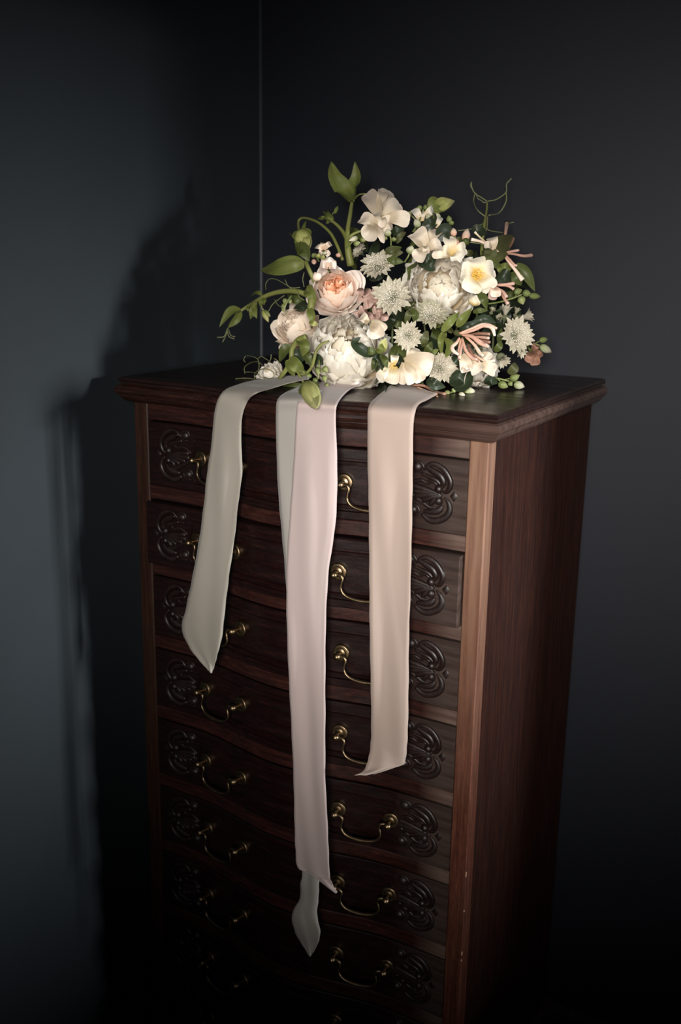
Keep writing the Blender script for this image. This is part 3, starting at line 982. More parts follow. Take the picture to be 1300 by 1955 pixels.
def pea_bud(base, tip, rpx, label=None):
    """pale folded pea bud with a green calyx"""
    ax = (tip - base)
    g = ovoid(base + ax * 0.08, tip, rpx * PX, 12, 0.7)
    c = base.lerp(tip, 0.6)
    side = ax.cross(FW).normalized()
    # flatten the bud a little
    vv = [p - FW * ((p - c).dot(FW) * 0.35) for p in g[0]]
    o = obj('pea_bud', (vv, g[1], g[2]), M_BUDG, bq)
    for a in (-1, -0.35, 0.35, 1):
        e = base + ax * 0.42 + side * (a * rpx * PX * 0.95) - FW * (rpx * PX * (0.75 - 0.4 * abs(a)))
        put_world(o, blade([base, base.lerp(e, 0.5) + side * (a * rpx * PX * 0.3) - FW * 0.003, e], rpx * 0.75 * PX, 0, 0.2), M_LEAF_B, 'sepal')
    put_world(o, blade([base + ax * 0.2 - FW * rpx * PX * 0.6, c - FW * rpx * PX * 0.95, tip - FW * rpx * PX * 0.2], rpx * 1.3 * PX, 0.3, -0.5), M_BUDG, 'petal')
    if label: o['label'] = label
    return o


pea_bud(A(662, 575), A(715, 715), 17)
bud(A(672, 590), A(706, 500), 4, M_LEAF_B, None, 'pea_bud')
leaf([A(660, 600), A(650, 650, -0.01), A(665, 720)], 16, M_LEAF_B, 0.5, 0.4)
leaf([A(640, 735), A(690, 720, -0.015), A(728, 800)], 30, M_LEAF_M, 0.3, 0.5)
stem([A(700, 800), A(730, 870), A(775, 960, 0.02)], [4.2, 4.4, 4.6])
leaf([A(692, 822), A(600, 820, -0.02), A(480, 850, -0.025), A(368, 866, -0.01)], 34, M_LEAF_B, -0.25, 0.25, 0.12)
for pts in ([(412, 1005), (410, 965), (438, 928), (490, 932), (550, 965), (600, 992), (660, 990)], [(578, 588), (605, 618), (642, 648)], [(690, 880), (680, 930), (690, 985)], [(550, 930), (570, 975), (600, 1000)]):
    stem([A(x, y, -0.01) for x, y in pts], [0.8] * len(pts), M_TENDRIL, 'tendril', 5, None, 5)
# --- trailing vine on the left -------------------------------------------
stem([C(735, 135, 0.01), C(640, 102), C(540, 100), C(440, 122), C(360, 160), C(290, 202), C(228, 242)], [5.6, 5.2, 5.0, 4.6, 4.2, 3.6, 2.6])
leaf([C(228, 236), C(150, 255, -0.01), C(72, 362, -0.012)], 20, M_LEAF_B, 0.4, 0.4)
leaf([C(228, 246), C(190, 310, -0.008), C(135, 366)], 16, M_LEAF_B, -0.4, 0.4)
leaf([C(385, 128), C(345, 108, -0.008), C(305, 136)], 8, M_LEAF_B)
for (a, b, w) in (((335, 185), (300, 305), 11), ((330, 190), (345, 300), 12), ((345, 180), (320, 290), 10), ((395, 150), (372, 210), 10), ((405, 150), (400, 200), 9), ((290, 205), (285, 245), 8)):
    leaf([C(*a), C((a[0] + b[0]) / 2 - 8, (a[1] + b[1]) / 2, -0.01), C(*b)], w, M_LEAF_B, rnd.uniform(-0.6, 0.6), 0.4)
sprig([([C(385, 160), C(378, 210), C(395, 240)], [2.0, 1.6, 2.0])], [(C(390, 235), C(430, 325), 6.5, M_BUDG), (C(400, 240), C(445, 285), 4.5, M_BUDO)], 'pea_bud')
for pts in ([(132, 365), (120, 420), (95, 472)], [(128, 380), (105, 430), (55, 436)], [(136, 372), (155, 420), (188, 432)], [(130, 390), (142, 430), (180, 448)], [(545, 130), (465, 190), (430, 246)], [(475, 160), (500, 200), (545, 225), (565, 250), (545, 276), (525, 262)], [(640, 90), (655, 140), (690, 165)]):
    stem([C(x, y, -0.006) for x, y in pts], [1.1] + [0.9] * (len(pts) - 1), M_TENDRIL, 'tendril', 5, None, 5)
stem([C(728, 70, -0.01), C(748, 150, -0.015), C(738, 235, -0.015), C(748, 310, -0.01)], [7, 7.5, 6.5, 4.5])
leaf([C(700, 90, -0.01), C(740, 120, -0.025), C(770, 200, -0.01)], 20, M_LEAF_B, 0.2, 0.4)
leaf([C(725, 220, -0.02), C(745, 280, -0.03), C(755, 345, -0.02)], 15, M_LEAF_B, 0, 0.4)
leaf([C(735, 320, -0.02), C(760, 335, -0.03), C(795, 340, -0.02)], 11, M_BUDG, 0, 0.3)
sprig([([C(600, 130, -0.01), C(560, 190, -0.01), C(540, 250, -0.01)], [2, 1.8, 1.2])], [(C(560, 150), C(545, 195), 6, M_BUDO), (C(545, 185), C(535, 250), 5, M_BUDO), (C(580, 160), C(595, 190), 5, M_BUDO)], 'pea_bud')
# --- vine at the lower left ----------------------------------------------
stem([C(705, 432, -0.03), C(645, 458, -0.03), C(603, 520, -0.03), C(597, 590, -0.03), C(572, 650, -0.03), C(530, 712, -0.03), C(488, 762, -0.02), C(408, 792, -0.01)], [5.5, 5.5, 5, 4.8, 4.6, 4.2, 3.4, 2.4])
leaf([C(650, 455, -0.03), C(690, 500, -0.045), C(680, 575, -0.035)], 22, M_LEAF_B, -0.4, 0.4)
leaf([C(600, 500, -0.02), C(545, 540, -0.03), C(512, 615, -0.02)], 22, M_LEAF_M, 0.4, 0.4)
leaf([C(630, 520, -0.02), C(640, 580, -0.02), C(610, 640, -0.01)], 30, M_LEAF_D, 0.1, 0.3)
leaf([C(680, 540, -0.025), C(715, 590, -0.03), C(760, 640, -0.02)], 18, M_LEAF_M, -0.3, 0.4)
leaf([C(580, 600, -0.035), C(630, 640, -0.045), C(690, 690, -0.03)], 26, M_LEAF_B, 0.2, 0.4)
leaf([C(570, 600, -0.035), C(590, 660, -0.04), C(620, 720, -0.03)], 18, M_LEAF_B, -0.3, 0.4)
leaf([C(530, 770, -0.03), C(600, 790, -0.03), C(690, 775, -0.02)], 18, M_LEAF_M, 0.3, 0.3)
leaf([C(500, 755, -0.02), C(420, 770, -0.02), C(325, 805, -0.01)], 12, M_LEAF_M, -0.3, 0.3)
stem([C(872, 464, -0.03), C(822, 482, -0.04), C(782, 530, -0.045), C(762, 600, -0.045), C(742, 660, -0.04), C(702, 700, -0.035), C(658, 706, -0.03)], [1.8, 2.6, 3, 3, 3, 3, 3])
stem([C(620, 660, -0.03), C(655, 710, -0.04), C(690, 775, -0.045), C(715, 800, -0.045)], [2.6, 2.4, 2.4, 2.6])
pea_bud(C(710, 778, -0.06), C(780, 945, -0.08), 17, 'pale green pea bud resting over the ribbons')
sprig([([C(800, 600, -0.03), C(800, 660, -0.035), C(790, 740, -0.03)], [1.8, 1.8, 1.4]), ([C(800, 660, -0.035), C(840, 700, -0.035)], [1.4, 1.2])],
      [(C(790, 650, -0.04), C(795, 715, -0.04), 5.5, M_BUDO), (C(830, 650, -0.04), C(862, 690, -0.04), 6, M_BUDO), (C(735, 700, -0.04), C(712, 740, -0.04), 6, M_BUDO), (C(775, 730, -0.04), C(770, 770, -0.04), 5.5, M_BUDO),
       (C(835, 710, -0.04), C(845, 765, -0.04), 5, M_BUDO), (C(700, 680, -0.04), C(680, 700, -0.04), 5, M_BUDO), (C(850, 770, -0.02), C(862, 800, -0.02), 4.5, M_BUDO)])
leaf([C(740, 600, -0.02), C(790, 600, -0.02), C(830, 640, -0.02)], 22, M_LEAF_D, 0.2, 0.3)
for pts in ([(355, 690), (362, 640), (350, 595), (310, 575), (268, 572), (250, 600), (262, 618)], [(350, 596), (378, 575), (405, 590), (440, 612)], [(258, 700), (256, 655), (300, 622), (350, 615), (388, 640)],
            [(332, 745), (328, 705), (365, 672), (420, 668), (462, 690), (468, 722), (435, 738), (402, 728), (382, 748)], [(190, 738), (260, 734), (330, 742), (390, 770)], [(398, 765), (368, 725), (345, 700), (300, 690), (262, 690)],
            [(450, 560), (448, 590), (436, 622)], [(300, 795), (340, 802), (400, 788)], [(470, 590), (500, 610), (520, 650)], [(340, 790), (318, 800), (302, 790)]):
    stem([C(x, y, -0.03 if x > 300 else -0.02) for x, y in pts], [0.95] + [0.85] * (len(pts) - 2) + [0.5], M_TENDRIL, 'tendril', 7, None, 5)
# dark curling leaf over the peony and the tuft beside it
leaf([C(1225, 552, -0.045), C(1150, 552, -0.06), C(1080, 505, -0.065), C(1062, 468, -0.06), C(1104, 434, -0.05)], 21, M_LEAF_D, 0.3, 0.3)
leaf([C(1130, 545, -0.055), C(1180, 535, -0.062), C(1222, 552, -0.05)], 15, M_LEAF_M, 0, 0.2)
for (a, b, w) in (((1235, 560), (1185, 680), 14), ((1240, 560), (1215, 690), 13), ((1250, 560), (1260, 680), 14), ((1255, 560), (1300, 660), 14), ((1240, 555), (1190, 620), 12)):
    leaf([C(*a, -0.04), C((a[0] + b[0]) / 2, (a[1] + b[1]) / 2, -0.06), C(*b, -0.05)], w, M_LEAF_M if a[0] % 2 else M_LEAF_D, rnd.uniform(-0.5, 0.5), 0.4)
leaf([C(1255, 550, -0.04), C(1262, 500, -0.05), C(1290, 440, -0.04)], 17, M_BUDG, 0.3, 0.4)
leaf([C(1220, 545, -0.05), C(1250, 520, -0.06), C(1260, 480, -0.05)], 12, M_LEAF_B, 0.3, 0.4)


# --- sweet peas and other loose petals -----------------------------------
def fanp(base, tip, wpx, mat, parent, cup=0.5, roll=0.0, wav=0.15, name='petal', tipw=0.95, mid=None, off=-0.012):
    """broad rounded petal from base to tip"""
    prof = lambda t: (math.sin(pi * (0.10 + 0.52 * min(t, 0.9))) ** 0.9) * (1 if t < 0.72 else math.sqrt(max(0.0, 1 - ((t - 0.72) / 0.285) ** 2)) * tipw + (1 - tipw) * 0.0)
    m = mid if mid is not None else base.lerp(tip, 0.55) - FW * (-off)
    g = blade([base, m, tip], wpx * PX, roll, 0.0, wav, prof, 9, 6, -cup)
    return put_world(parent, g, mat, name)


def loose(name, core_pts, petals, mat, label=None, core_r=2.5, core_mat=None):
    o = stem(core_pts, core_r, core_mat or M_LEAF_M, name, 3)
    for p in petals: fanp(p[0], p[1], p[2], p[5] if len(p) > 5 else mat, o, p[3], p[4])
    if label: o['label'] = label
    return o


# pair of blooms at the top
loose('sweet_pea', [B(40, 420, 0.03), B(50, 380, 0.02), B(60, 340, 0.01)], [
    (B(20, 390), B(75, 165, 0.01), 36, 0.3, 0.2), (B(30, 380, -0.01), A(1150, 300, -0.0), 34, 0.35, -0.3), (A(1230, 400, -0.01), A(1270, 285, 0.0), 24, 0.3, 0.3),
    (B(40, 380, -0.02), B(160, 260, -0.01), 34, 0.3, 0.2), (B(60, 370, -0.03), B(235, 395, -0.03), 32, 0.3, 0.0), (B(40, 350, -0.035), B(30, 440, -0.04), 16, 0.5, 0.0)], M_CREAM, 'cream sweet pea at the top of the bouquet')
loose('sweet_pea', [A(1240, 600, 0.03), A(1230, 560, 0.02), A(1225, 520, 0.0)], [
    (A(1225, 540, -0.01), A(1100, 490, -0.02), 30, 0.3, 0.2), (A(1230, 540, -0.01), A(1215, 450, -0.01), 28, 0.3, -0.2), (A(1225, 530, -0.02), A(1150, 650, -0.03), 36, 0.4, 0.3), (A(1235, 540, -0.02), B(110, 410, -0.02), 30, 0.3, 0.1),
    (A(1215, 535, -0.035), A(1275, 665, -0.045), 13, 0.6, 0.5), (A(1240, 550, -0.02), A(1300, 590, -0.03), 20, 0.3, 0.1)], M_CREAM)
# middle sweet pea
loose('sweet_pea', [B(340, 640, 0.03), B(345, 600, 0.01), B(350, 575, 0.0)], [
    (B(355, 580, -0.01), B(265, 480, -0.02), 40, 0.35, 0.2), (B(365, 560, -0.0), B(455, 455, -0.0), 28, 0.3, -0.4), (B(345, 590, -0.03), B(290, 685, -0.035), 28, 0.4, 0.3), (B(355, 590, -0.03), B(470, 575, -0.035), 26, 0.4, -0.2),
    (B(345, 575, -0.03), B(355, 630, -0.04), 14, 0.6, 0.0)], M_CREAM, 'cream sweet pea above the middle peony')
loose('freesia', [B(560, 690, 0.03), B(555, 650, 0.01), B(550, 630, 0.0)], [
    (B(545, 640), B(515, 505, -0.01), 26, 0.3, 0.1), (B(555, 640), B(645, 590, -0.01), 26, 0.3, 0.2), (B(540, 640, -0.01), B(460, 620, -0.02), 24, 0.3, 0.2), (B(555, 645, -0.02), B(620, 670, -0.03), 20, 0.4, 0.1, M_PEONY),
    (B(545, 640, -0.02), B(570, 680, -0.03), 18, 0.4, 0.1, M_PEONY), (B(540, 650, -0.01), B(400, 640, -0.02), 20, 0.3, 0.2)], M_IVORY)
# blossom with golden stamens
ob = stem([B(740, 860, 0.04), B(730, 820, 0.02), B(722, 795, 0.0)], 2.5, M_LEAF_M, 'mock_orange', 3)
for a, L, w in ((95, 128, 38), (20, 140, 38), (-48, 150, 40), (-115, 130, 40), (165, 110, 36)):
    dx, dy = math.cos(math.radians(a)) * L, -math.sin(math.radians(a)) * L
    fanp(B(720 + dx * 0.08, 790 + dy * 0.08, -0.015), B(720 + dx, 790 + dy, -0.022), w, M_IVORY, ob, 0.25, rnd.uniform(-0.2, 0.2), 0.2)
ob['label'] = 'open ivory blossom with golden stamens'


def pins(c, n, R, cnt, hr, lo, hi, th, seed, thin=0.012):
    """tuft of stamens: thin threads with tiny heads, one mesh"""
    r = random.Random(seed)
    gs = []
    M = frame(n)
    for k in range(cnt):
        z = math.cos(math.radians(th)) + (1 - math.cos(math.radians(th))) * (k + 0.5) / cnt
        a = k * 2.39996 + r.uniform(-0.2, 0.2)
        s = math.sqrt(max(0, 1 - z * z))
        d = M @ V((s * math.cos(a), s * math.sin(a), z))
        L = R * r.uniform(lo, hi)
        e = c + d * L
        u = d.orthogonal().normalized() * (R * thin)
        w = d.cross(u)
        b = c + d * (L * 0.3)
        gs.append(([b + u, b + w, b - u - w, e], [(0, 1, 3), (1, 2, 3), (2, 0, 3)]))
        h = R * hr
        gs.append(([e + d * h, e - d * h, e + u.normalized() * h, e - u.normalized() * h, e + w.normalized() * h, e - w.normalized() * h],
                   [(0, 2, 4), (0, 4, 3), (0, 3, 5), (0, 5, 2), (1, 4, 2), (1, 3, 4), (1, 5, 3), (1, 2, 5)]))
    return join(*gs)


def stuff_child(parent, g, mat, name):
    me = mesh(name, g[0], g[1], mat, None)
    o = link(name, me, parent)
    o['kind'] = 'stuff'
    return o


stuff_child(ob, pins(B(720, 788, -0.018), cv(0, 0.1, 1), 17 * PX, 60, 0.09, 0.5, 1.0, 75, 1), M_YEL, 'stamens')
# sweet pea at the bottom and the one beside it
loose('sweet_pea', [D(230, 600, 0.03), D(225, 620, 0.01), D(215, 630, 0.0)], [
    (D(200, 620, -0.02), D(405, 640, -0.04), 46, 0.35, 0.3), (D(240, 610, -0.01), D(270, 510, -0.01), 27, 0.35, 0.1), (D(195, 620, -0.03), D(180, 780, -0.04), 19, 0.6, 0.2), (D(205, 630, -0.035), D(250, 780, -0.05), 24, 0.5, -0.2),
    (D(230, 630, -0.03), D(320, 760, -0.04), 26, 0.4, 0.1)], M_CREAM, 'cream sweet pea above the right ribbon')
loose('sweet_pea', [D(120, 600, 0.03), D(115, 620, 0.01), D(110, 640, 0.0)], [
    (D(120, 640, -0.02), D(125, 570, -0.02), 16, 0.4, 0.1), (D(120, 650, -0.02), D(20, 660, -0.03), 24, 0.4, 0.2), (D(125, 650, -0.03), D(100, 775, -0.04), 28, 0.4, 0.1), (D(100, 660, -0.03), D(10, 750, -0.03), 22, 0.4, 0.1)], M_IVORY)
loose('sweet_pea', [C(1230, 330, 0.03), C(1225, 350, 0.01), C(1220, 360, 0.0)], [
    (C(1180, 330, -0.03), C(1280, 390, -0.04), 22, 0.5, 0.3), (C(1190, 340, -0.03), C(1240, 440, -0.04), 26, 0.5, 0.2), (C(1160, 330, -0.03), C(1100, 290, -0.03), 20, 0.3, 0.2)], M_CREAM)
# dusty pink florets between rose and astrantia
od = stem([C(1180, 300, 0.06), C(1180, 260, 0.04), C(1180, 220, 0.02)], 3, M_LEAF_M, 'hydrangea', 3)
for k in range(26):
    x, y = 1100 + rnd.uniform(0, 190), 70 + rnd.uniform(0, 230)
    a = rnd.uniform(0, 6.28)
    b = C(x, y, 0.015)
    fanp(b, C(x + 60 * math.cos(a), y + 60 * math.sin(a), -0.005), rnd.uniform(14, 20), M_DUSTY, od, 0.3, rnd.uniform(-0.5, 0.5))
od['label'] = 'cluster of dusty pink florets'


# --- astrantia ------------------------------------------------------------
def bract_mesh(seed, mat):
    r = random.Random(seed)
    g = blade([V((0.15, 0, 0)), V((0.55, 0, 0.12)), V((1.0, 0, 0.10 + r.uniform(-0.05, 0.1)))], 0.24, 0, 0.35, 0.1, lambda t: (0.45 + 0.55 * math.sin(pi * min(t * 1.05, 1) * 0.62)) * (1 if t < 0.74 else max(0.02, 1 - ((t - 0.74) / 0.26) ** 1.4)), 5, 4, 0.0, V((0, 0, 1)))
    return mesh('bract', g[0], g[1], mat, g[2])


BR = {m: [bract_mesh(s, m) for s in range(4)] for m in (M_BRACT, M_BRACTG)}
STM = mesh('stamens', *pins(V((0, 0, -0.02)), V((0, 0, 1)), 0.74, 150, 0.036, 0.66, 1.0, 74, 3, 0.006)[:2], M_STAM, None, False)


def astrantia(pos, n, rpx, seed, mat=M_BRACT, cone=0.25, cnt=20, lay=2, stam=True):
    r = random.Random(seed)
    g = lathe([(0.02, -0.5), (0.06, -0.3), (0.20, -0.12), (0.30, 0.02), (0.26, 0.12), (0.12, 0.2), (0.01, 0.22)], 12)
    Mw = Matrix.Translation(pos - ROOT) @ frame(n, UP, r.uniform(0, 6)).to_4x4() @ Matrix.Scale(rpx * PX, 4)
    o = obj('astrantia', g, M_STAMD, bq, mw=Mw)
    for l in range(lay):
        for k in range(cnt):
            a = 2 * pi * (k + 0.5 * l) / cnt + r.uniform(-0.08, 0.08)
            sc = r.uniform(0.86, 1.06) * (1 - 0.14 * l)
            Mx = Matrix.Rotation(a, 4, 'Z') @ Matrix.Rotation(-(cone + 0.18 * l + r.uniform(-0.1, 0.1)), 4, 'Y') @ Matrix.Scale(sc, 4)
            link('bract', BR[mat][r.randrange(4)], o, mw=Mx)
    if stam:
        link('stamens', STM, o, mw=Matrix.Translation((0, 0, 0.08)) @ Matrix.Rotation(r.uniform(0, 6), 4, 'Z'))['kind'] = 'stuff'
    return o


astrantia(D(112, 150, -0.035), cv(-0.1, 0.15, 1), 41, 1)
astrantia(P(722, 512, 0.0), cv(-0.3, 0.5, 1), 37, 2)
astrantia(A(1105, 735, 0.03), cv(-0.7, 0.5, 0.6), 20, 22)
astrantia(D(385, 285, -0.01), cv(0.15, 0.35, 1), 34, 3, M_BRACTG)
astrantia(D(222, 425, -0.03), cv(0.05, -0.25, 1), 31, 4)
astrantia(D(455, 655, -0.015), cv(0.25, -0.15, 1), 34, 5)
astrantia(D(1000, 425, -0.02), cv(0.35, 0.0, 1), 41, 6)
for (x, y, dr, rp, sd) in ((935, 250, (0.1, 0.9, 0.5), 22, 7), (1080, 290, (0.9, 0.25, 0.4), 24, 8), (905, 600, (0.1, -0.5, 0.8), 25, 9), (1040, 540, (0.5, -0.6, 0.6), 20, 10), (840, 232, (0.2, 0.6, 0.7), 11, 11), (885, 292, (-0.3, 0.2, 0.9), 12, 12), (1020, 240, (0.3, 0.8, 0.4), 14, 13)):
    astrantia(D(x - dr[0] * 45, y + dr[1] * 45, 0.0), cv(*dr), rp * 1.2, sd, M_BRACT if rp > 15 else M_BRACTG, 0.95, 12, 2, False)


# --- honeysuckle ----------------------------------------------------------
def honeysuckle(core, florets, label=None):
    o = obj('honeysuckle', ovoid(core[0], core[1], core[2] * PX), M_LEAF_O, bq)
    for pts, rr, m in florets:
        put_world(o, tube(pts, [r * PX for r in rr], 5, 8), m, 'floret')
    if label: o['label'] = label
    return o


def hl(f, pts, o0, o1):
    n = len(pts) - 1
    return [f(x, y, o0 + (o1 - o0) * i / n) for i, (x, y) in enumerate(pts)]


h1 = honeysuckle((B(905, 645, 0.0), B(930, 600, -0.01), 5), [
    (hl(B, [(922, 610), (930, 540), (938, 470), (948, 400)], -0.01, 0.0), [1.6, 2.2, 3.2, 4.6], M_HON), (hl(B, [(945, 605), (980, 560), (1000, 510)], -0.01, -0.01), [1.6, 2.4, 2.2], M_HOND),
    (hl(B, [(930, 622), (980, 612), (1032, 604)], -0.015, -0.03), [1.6, 2.4, 3.0], M_HON), (hl(B, [(930, 625), (1000, 632), (1070, 645), (1132, 640)], -0.01, -0.02), [1.8, 2.2, 3.0, 4.0], M_HON),
    (hl(B, [(935, 635), (970, 675), (1000, 710), (1022, 716)], -0.015, -0.03), [1.6, 2.4, 2.8, 2.2], M_HON), (hl(B, [(925, 640), (960, 690), (1010, 750), (1062, 822)], -0.015, -0.03), [1.8, 2.4, 3.4, 5.0], M_HONW),
    (hl(B, [(910, 630), (860, 602), (830, 580)], -0.015, -0.03), [1.8, 2.8, 4.5], M_HONW), (hl(B, [(835, 585), (770, 545), (688, 524)], -0.03, -0.04), [3.0, 2.6, 3.4], M_HONW),
    (hl(B, [(835, 585), (790, 545), (740, 500), (712, 468)], -0.03, -0.045), [2.2, 2.0, 1.8, 2.2], M_HONW)],
    'honeysuckle spray with radiating pink tubes')
fanp(B(850, 595, -0.03), B(825, 515, -0.035), 22, M_CREAM, h1, 0.3)
fanp(B(840, 590, -0.03), B(780, 570, -0.04), 14, M_CREAM, h1, 0.3)
for pts in ([(840, 585), (770, 560), (680, 545)], [(945, 410), (970, 405), (995, 398)], [(830, 575), (760, 520), (708, 478)]):
    put_world(h1, tube(hl(B, pts, -0.035, -0.045), 0.6 * PX, 4, 5), M_BUDO, 'stamen')
h2 = honeysuckle((B(835, 870, 0.0), B(865, 860, -0.01), 5), [
    (hl(B, [(862, 856), (930, 856), (1000, 845)], -0.01, -0.03), [2.2, 3.4, 3.4], M_HON), (hl(B, [(930, 860), (965, 868), (998, 888)], -0.02, -0.035), [2.2, 2.6, 3.0], M_HON),
    (hl(B, [(868, 878), (915, 905), (945, 945)], -0.01, -0.03), [2.2, 3.2, 3.6], M_HON), (hl(B, [(905, 915), (930, 960), (955, 995)], -0.01, -0.03), [2.2, 2.8, 3.6], M_HON)])
fanp(B(845, 870, -0.02), B(862, 945, -0.035), 20, M_HONW, h2, 0.4)
fanp(B(845, 880, -0.01), B(835, 965, -0.02), 18, M_DUSTY, h2, 0.4)
fl = []
for pts, rr, m in (([(600, 408), (690, 375), (770, 348), (835, 362), (858, 425)], [2, 3.2, 4.4, 4.4, 2.2], M_HONW), ([(610, 412), (700, 385), (800, 345), (875, 372)], [1.8, 2.8, 3.0, 2.2], M_HON),
                   ([(620, 420), (690, 432), (750, 480), (815, 505)], [2, 3.2, 3.4, 2.4], M_HON), ([(640, 425), (710, 490), (745, 545), (772, 570)], [2, 3, 3.4, 2.4], M_HONW),
                   ([(620, 440), (645, 530), (690, 585), (728, 598)], [2, 3, 3.2, 2.4], M_HON), ([(610, 450), (598, 560), (625, 635), (660, 668)], [2, 3.2, 3.6, 2.6], M_HONW),
                   ([(600, 440), (580, 475), (548, 505), (556, 535), (592, 562)], [2, 3, 3.4, 3.4, 2], M_HONW), ([(680, 415), (750, 408), (822, 412)], [1.8, 2.8, 2.6], M_HOND),
                   ([(700, 430), (765, 436), (815, 442)], [1.8, 2.8, 2.6], M_HON), ([(705, 450), (770, 462), (822, 472)], [1.8, 2.8, 2.6], M_HOND), ([(640, 410), (700, 430), (770, 478), (800, 490)], [1.8, 2.6, 2.8, 2.2], M_HON),
                   ([(700, 560), (760, 595), (810, 612), (858, 604)], [1.6, 2.6, 3, 2.2], M_HONW), ([(660, 480), (690, 560), (740, 610)], [1.8, 2.8, 3], M_HOND), ([(630, 460), (610, 520), (600, 590)], [1.8, 2.8, 3], M_HON)):
    fl.append((hl(D, pts, -0.04, -0.075), rr, m))
h3 = honeysuckle((D(560, 395, -0.02), D(620, 420, -0.04), 6), fl, 'large honeysuckle head with curling pink and cream tubes')
for (a, b, w) in (((620, 560), (650, 690), 24), ((680, 600), (730, 700), 26), ((740, 640), (860, 690), 24), ((760, 560), (820, 600), 18)):
    fanp(D(*a, -0.055), D(*b, -0.06), w, M_CREAM, h3, 0.4)

# --- leaves on the right and in the middle --------------------------------
for pts, w, m, ro in (
        (((475, 392), (530, 320), (602, 252)), 17, M_LEAF_B, 0.4), (((580, 355), (630, 300), (692, 222)), 17, M_LEAF_B, -0.3), (((478, 398), (465, 470), (472, 565)), 12, M_LEAF_B, 0.3), (((505, 445), (530, 510), (490, 590)), 17, M_LEAF_B, -0.3),
        (((340, 505), (345, 440), (372, 388)), 17, M_LEAF_O, 0.3), (((350, 545), (380, 510), (400, 465)), 14, M_LEAF_M, 0.3), (((240, 235), (275, 270), (270, 330)), 15, M_LEAF_M, 0.3), (((215, 330), (225, 270), (240, 240)), 13, M_LEAF_O, 0.3),
        (((740, 105), (775, 160), (802, 235)), 14, M_LEAF_M, 0.3), (((600, 360), (680, 350), (800, 290)), 16, M_LEAF_D, 0.2), (((700, 330), (780, 300), (870, 330)), 17, M_LEAF_D, 0.2), (((700, 250), (750, 240), (810, 240)), 10, M_LEAF_M, 0.2),
        (((555, 795), (600, 720), (692, 688)), 28, M_LEAF_D, 0.15), (((560, 800), (640, 780), (697, 700)), 26, M_LEAF_D, -0.3), (((560, 560), (580, 600), (600, 640)), 16, M_LEAF_D, 0), (((370, 740), (420, 780), (500, 800)), 20, M_LEAF_D, 0.1),
        (((420, 740), (410, 790), (440, 830)), 16, M_LEAF_D, 0.1), (((800, 780), (830, 750), (880, 770)), 20, M_LEAF_D, 0.2), (((960, 700), (1000, 660), (1005, 620)), 18, M_LEAF_O, 0.2), (((860, 540), (890, 500), (905, 460)), 14, M_LEAF_M, 0.2)):
    leaf([D(x, y, -0.035 if i == 1 else -0.022) for i, (x, y) in enumerate(pts)], w, m, ro, 0.3)
stem([D(635, 780, -0.045), D(640, 730, -0.047), D(660, 680, -0.042)], [0.9, 0.9, 0.6], M_BRACT, 'stem', 3, None, 5)
for pts, w, m, ro in (
        (((1015, 705), (1090, 780), (1152, 905)), 22, M_LEAF_M, 0.3), (((790, 690), (880, 590), (1002, 500)), 44, M_LEAF_O, 0.2), (((780, 600), (830, 640), (850, 690)), 30, M_LEAF_O, -0.3), (((770, 690), (840, 690), (900, 740)), 20, M_LEAF_M, 0.3),
        (((895, 720), (940, 730), (990, 715)), 18, M_LEAF_B, 0.2), (((890, 700), (890, 740), (905, 780)), 9, M_LEAF_B, 0.3), (((990, 760), (1020, 800), (1050, 860)), 26, M_LEAF_M, 0.3), (((330, 440), (400, 400), (440, 350)), 22, M_LEAF_D, 0.2),
        (((440, 520), (500, 470), (560, 480)), 34, M_LEAF_D, 0.2), (((300, 690), (370, 680), (430, 660)), 26, M_LEAF_D, 0.1), (((310, 660), (380, 720), (425, 735)), 22, M_LEAF_D, -0.1), (((60, 640), (110, 620), (190, 620)), 22, M_LEAF_O, 0.2),
        (((50, 700), (120, 680), (195, 690)), 16, M_LEAF_M, 0.3), (((60, 620), (120, 600), (180, 580)), 16, M_LEAF_M, -0.2), (((110, 480), (150, 460), (200, 440)), 18, M_LEAF_D, 0.1), (((140, 550), (170, 500), (210, 470)), 12, M_LEAF_O, 0.4),
        (((380, 330), (400, 370), (440, 380)), 20, M_LEAF_M, 0.1), (((740, 920), (780, 960), (800, 1020)), 16, M_LEAF_M, 0.1), (((880, 780), (930, 800), (980, 830)), 30, M_LEAF_D, 0.1), (((700, 470), (740, 460), (800, 480)), 24, M_LEAF_D, 0.1)):
    leaf([B(x, y, -0.02 if i == 1 else -0.008) for i, (x, y) in enumerate(pts)], w, m, ro, 0.3)

# --- pea bud at the top right and the climbing tendril --------------------
stem([B(270, 470, 0.02), B(310, 380), B(335, 318), B(400, 268)], [2.6, 2.6, 2.4, 3.0])
pea_bud(B(372, 290), B(562, 250), 15, 'pale green pea bud on a curved stalk at the top')
fanp_o = bq
stem([B(762, 640, 0.03), B(770, 520), B(785, 400), B(800, 310), B(802, 248)], [3.6, 3.2, 2.8, 2.2, 1.6])
for pts, r in (([(802, 245), (755, 215), (712, 186), (690, 140), (688, 104)], 1.1), ([(800, 246), (870, 232), (940, 180), (945, 120), (982, 78)], 1.1), ([(712, 190), (705, 250), (732, 310), (786, 356)], 1.1), ([(942, 180), (940, 250), (890, 330), (815, 348)], 1.2),
               ([(780, 408), (740, 422), (700, 445), (590, 460)], 0.9), ([(790, 440), (830, 462), (922, 475)], 0.8), ([(760, 240), (780, 256), (800, 246)], 1.0), ([(720, 185), (735, 225), (760, 240)], 0.7), ([(690, 104), (680, 130), (690, 150)], 0.7), ([(770, 520), (800, 440), (806, 350)], 1.4)):
    stem([B(x, y, 0.0) for x, y in pts], [r] * len(pts), M_TENDRIL, 'tendril', 6, None, 5)

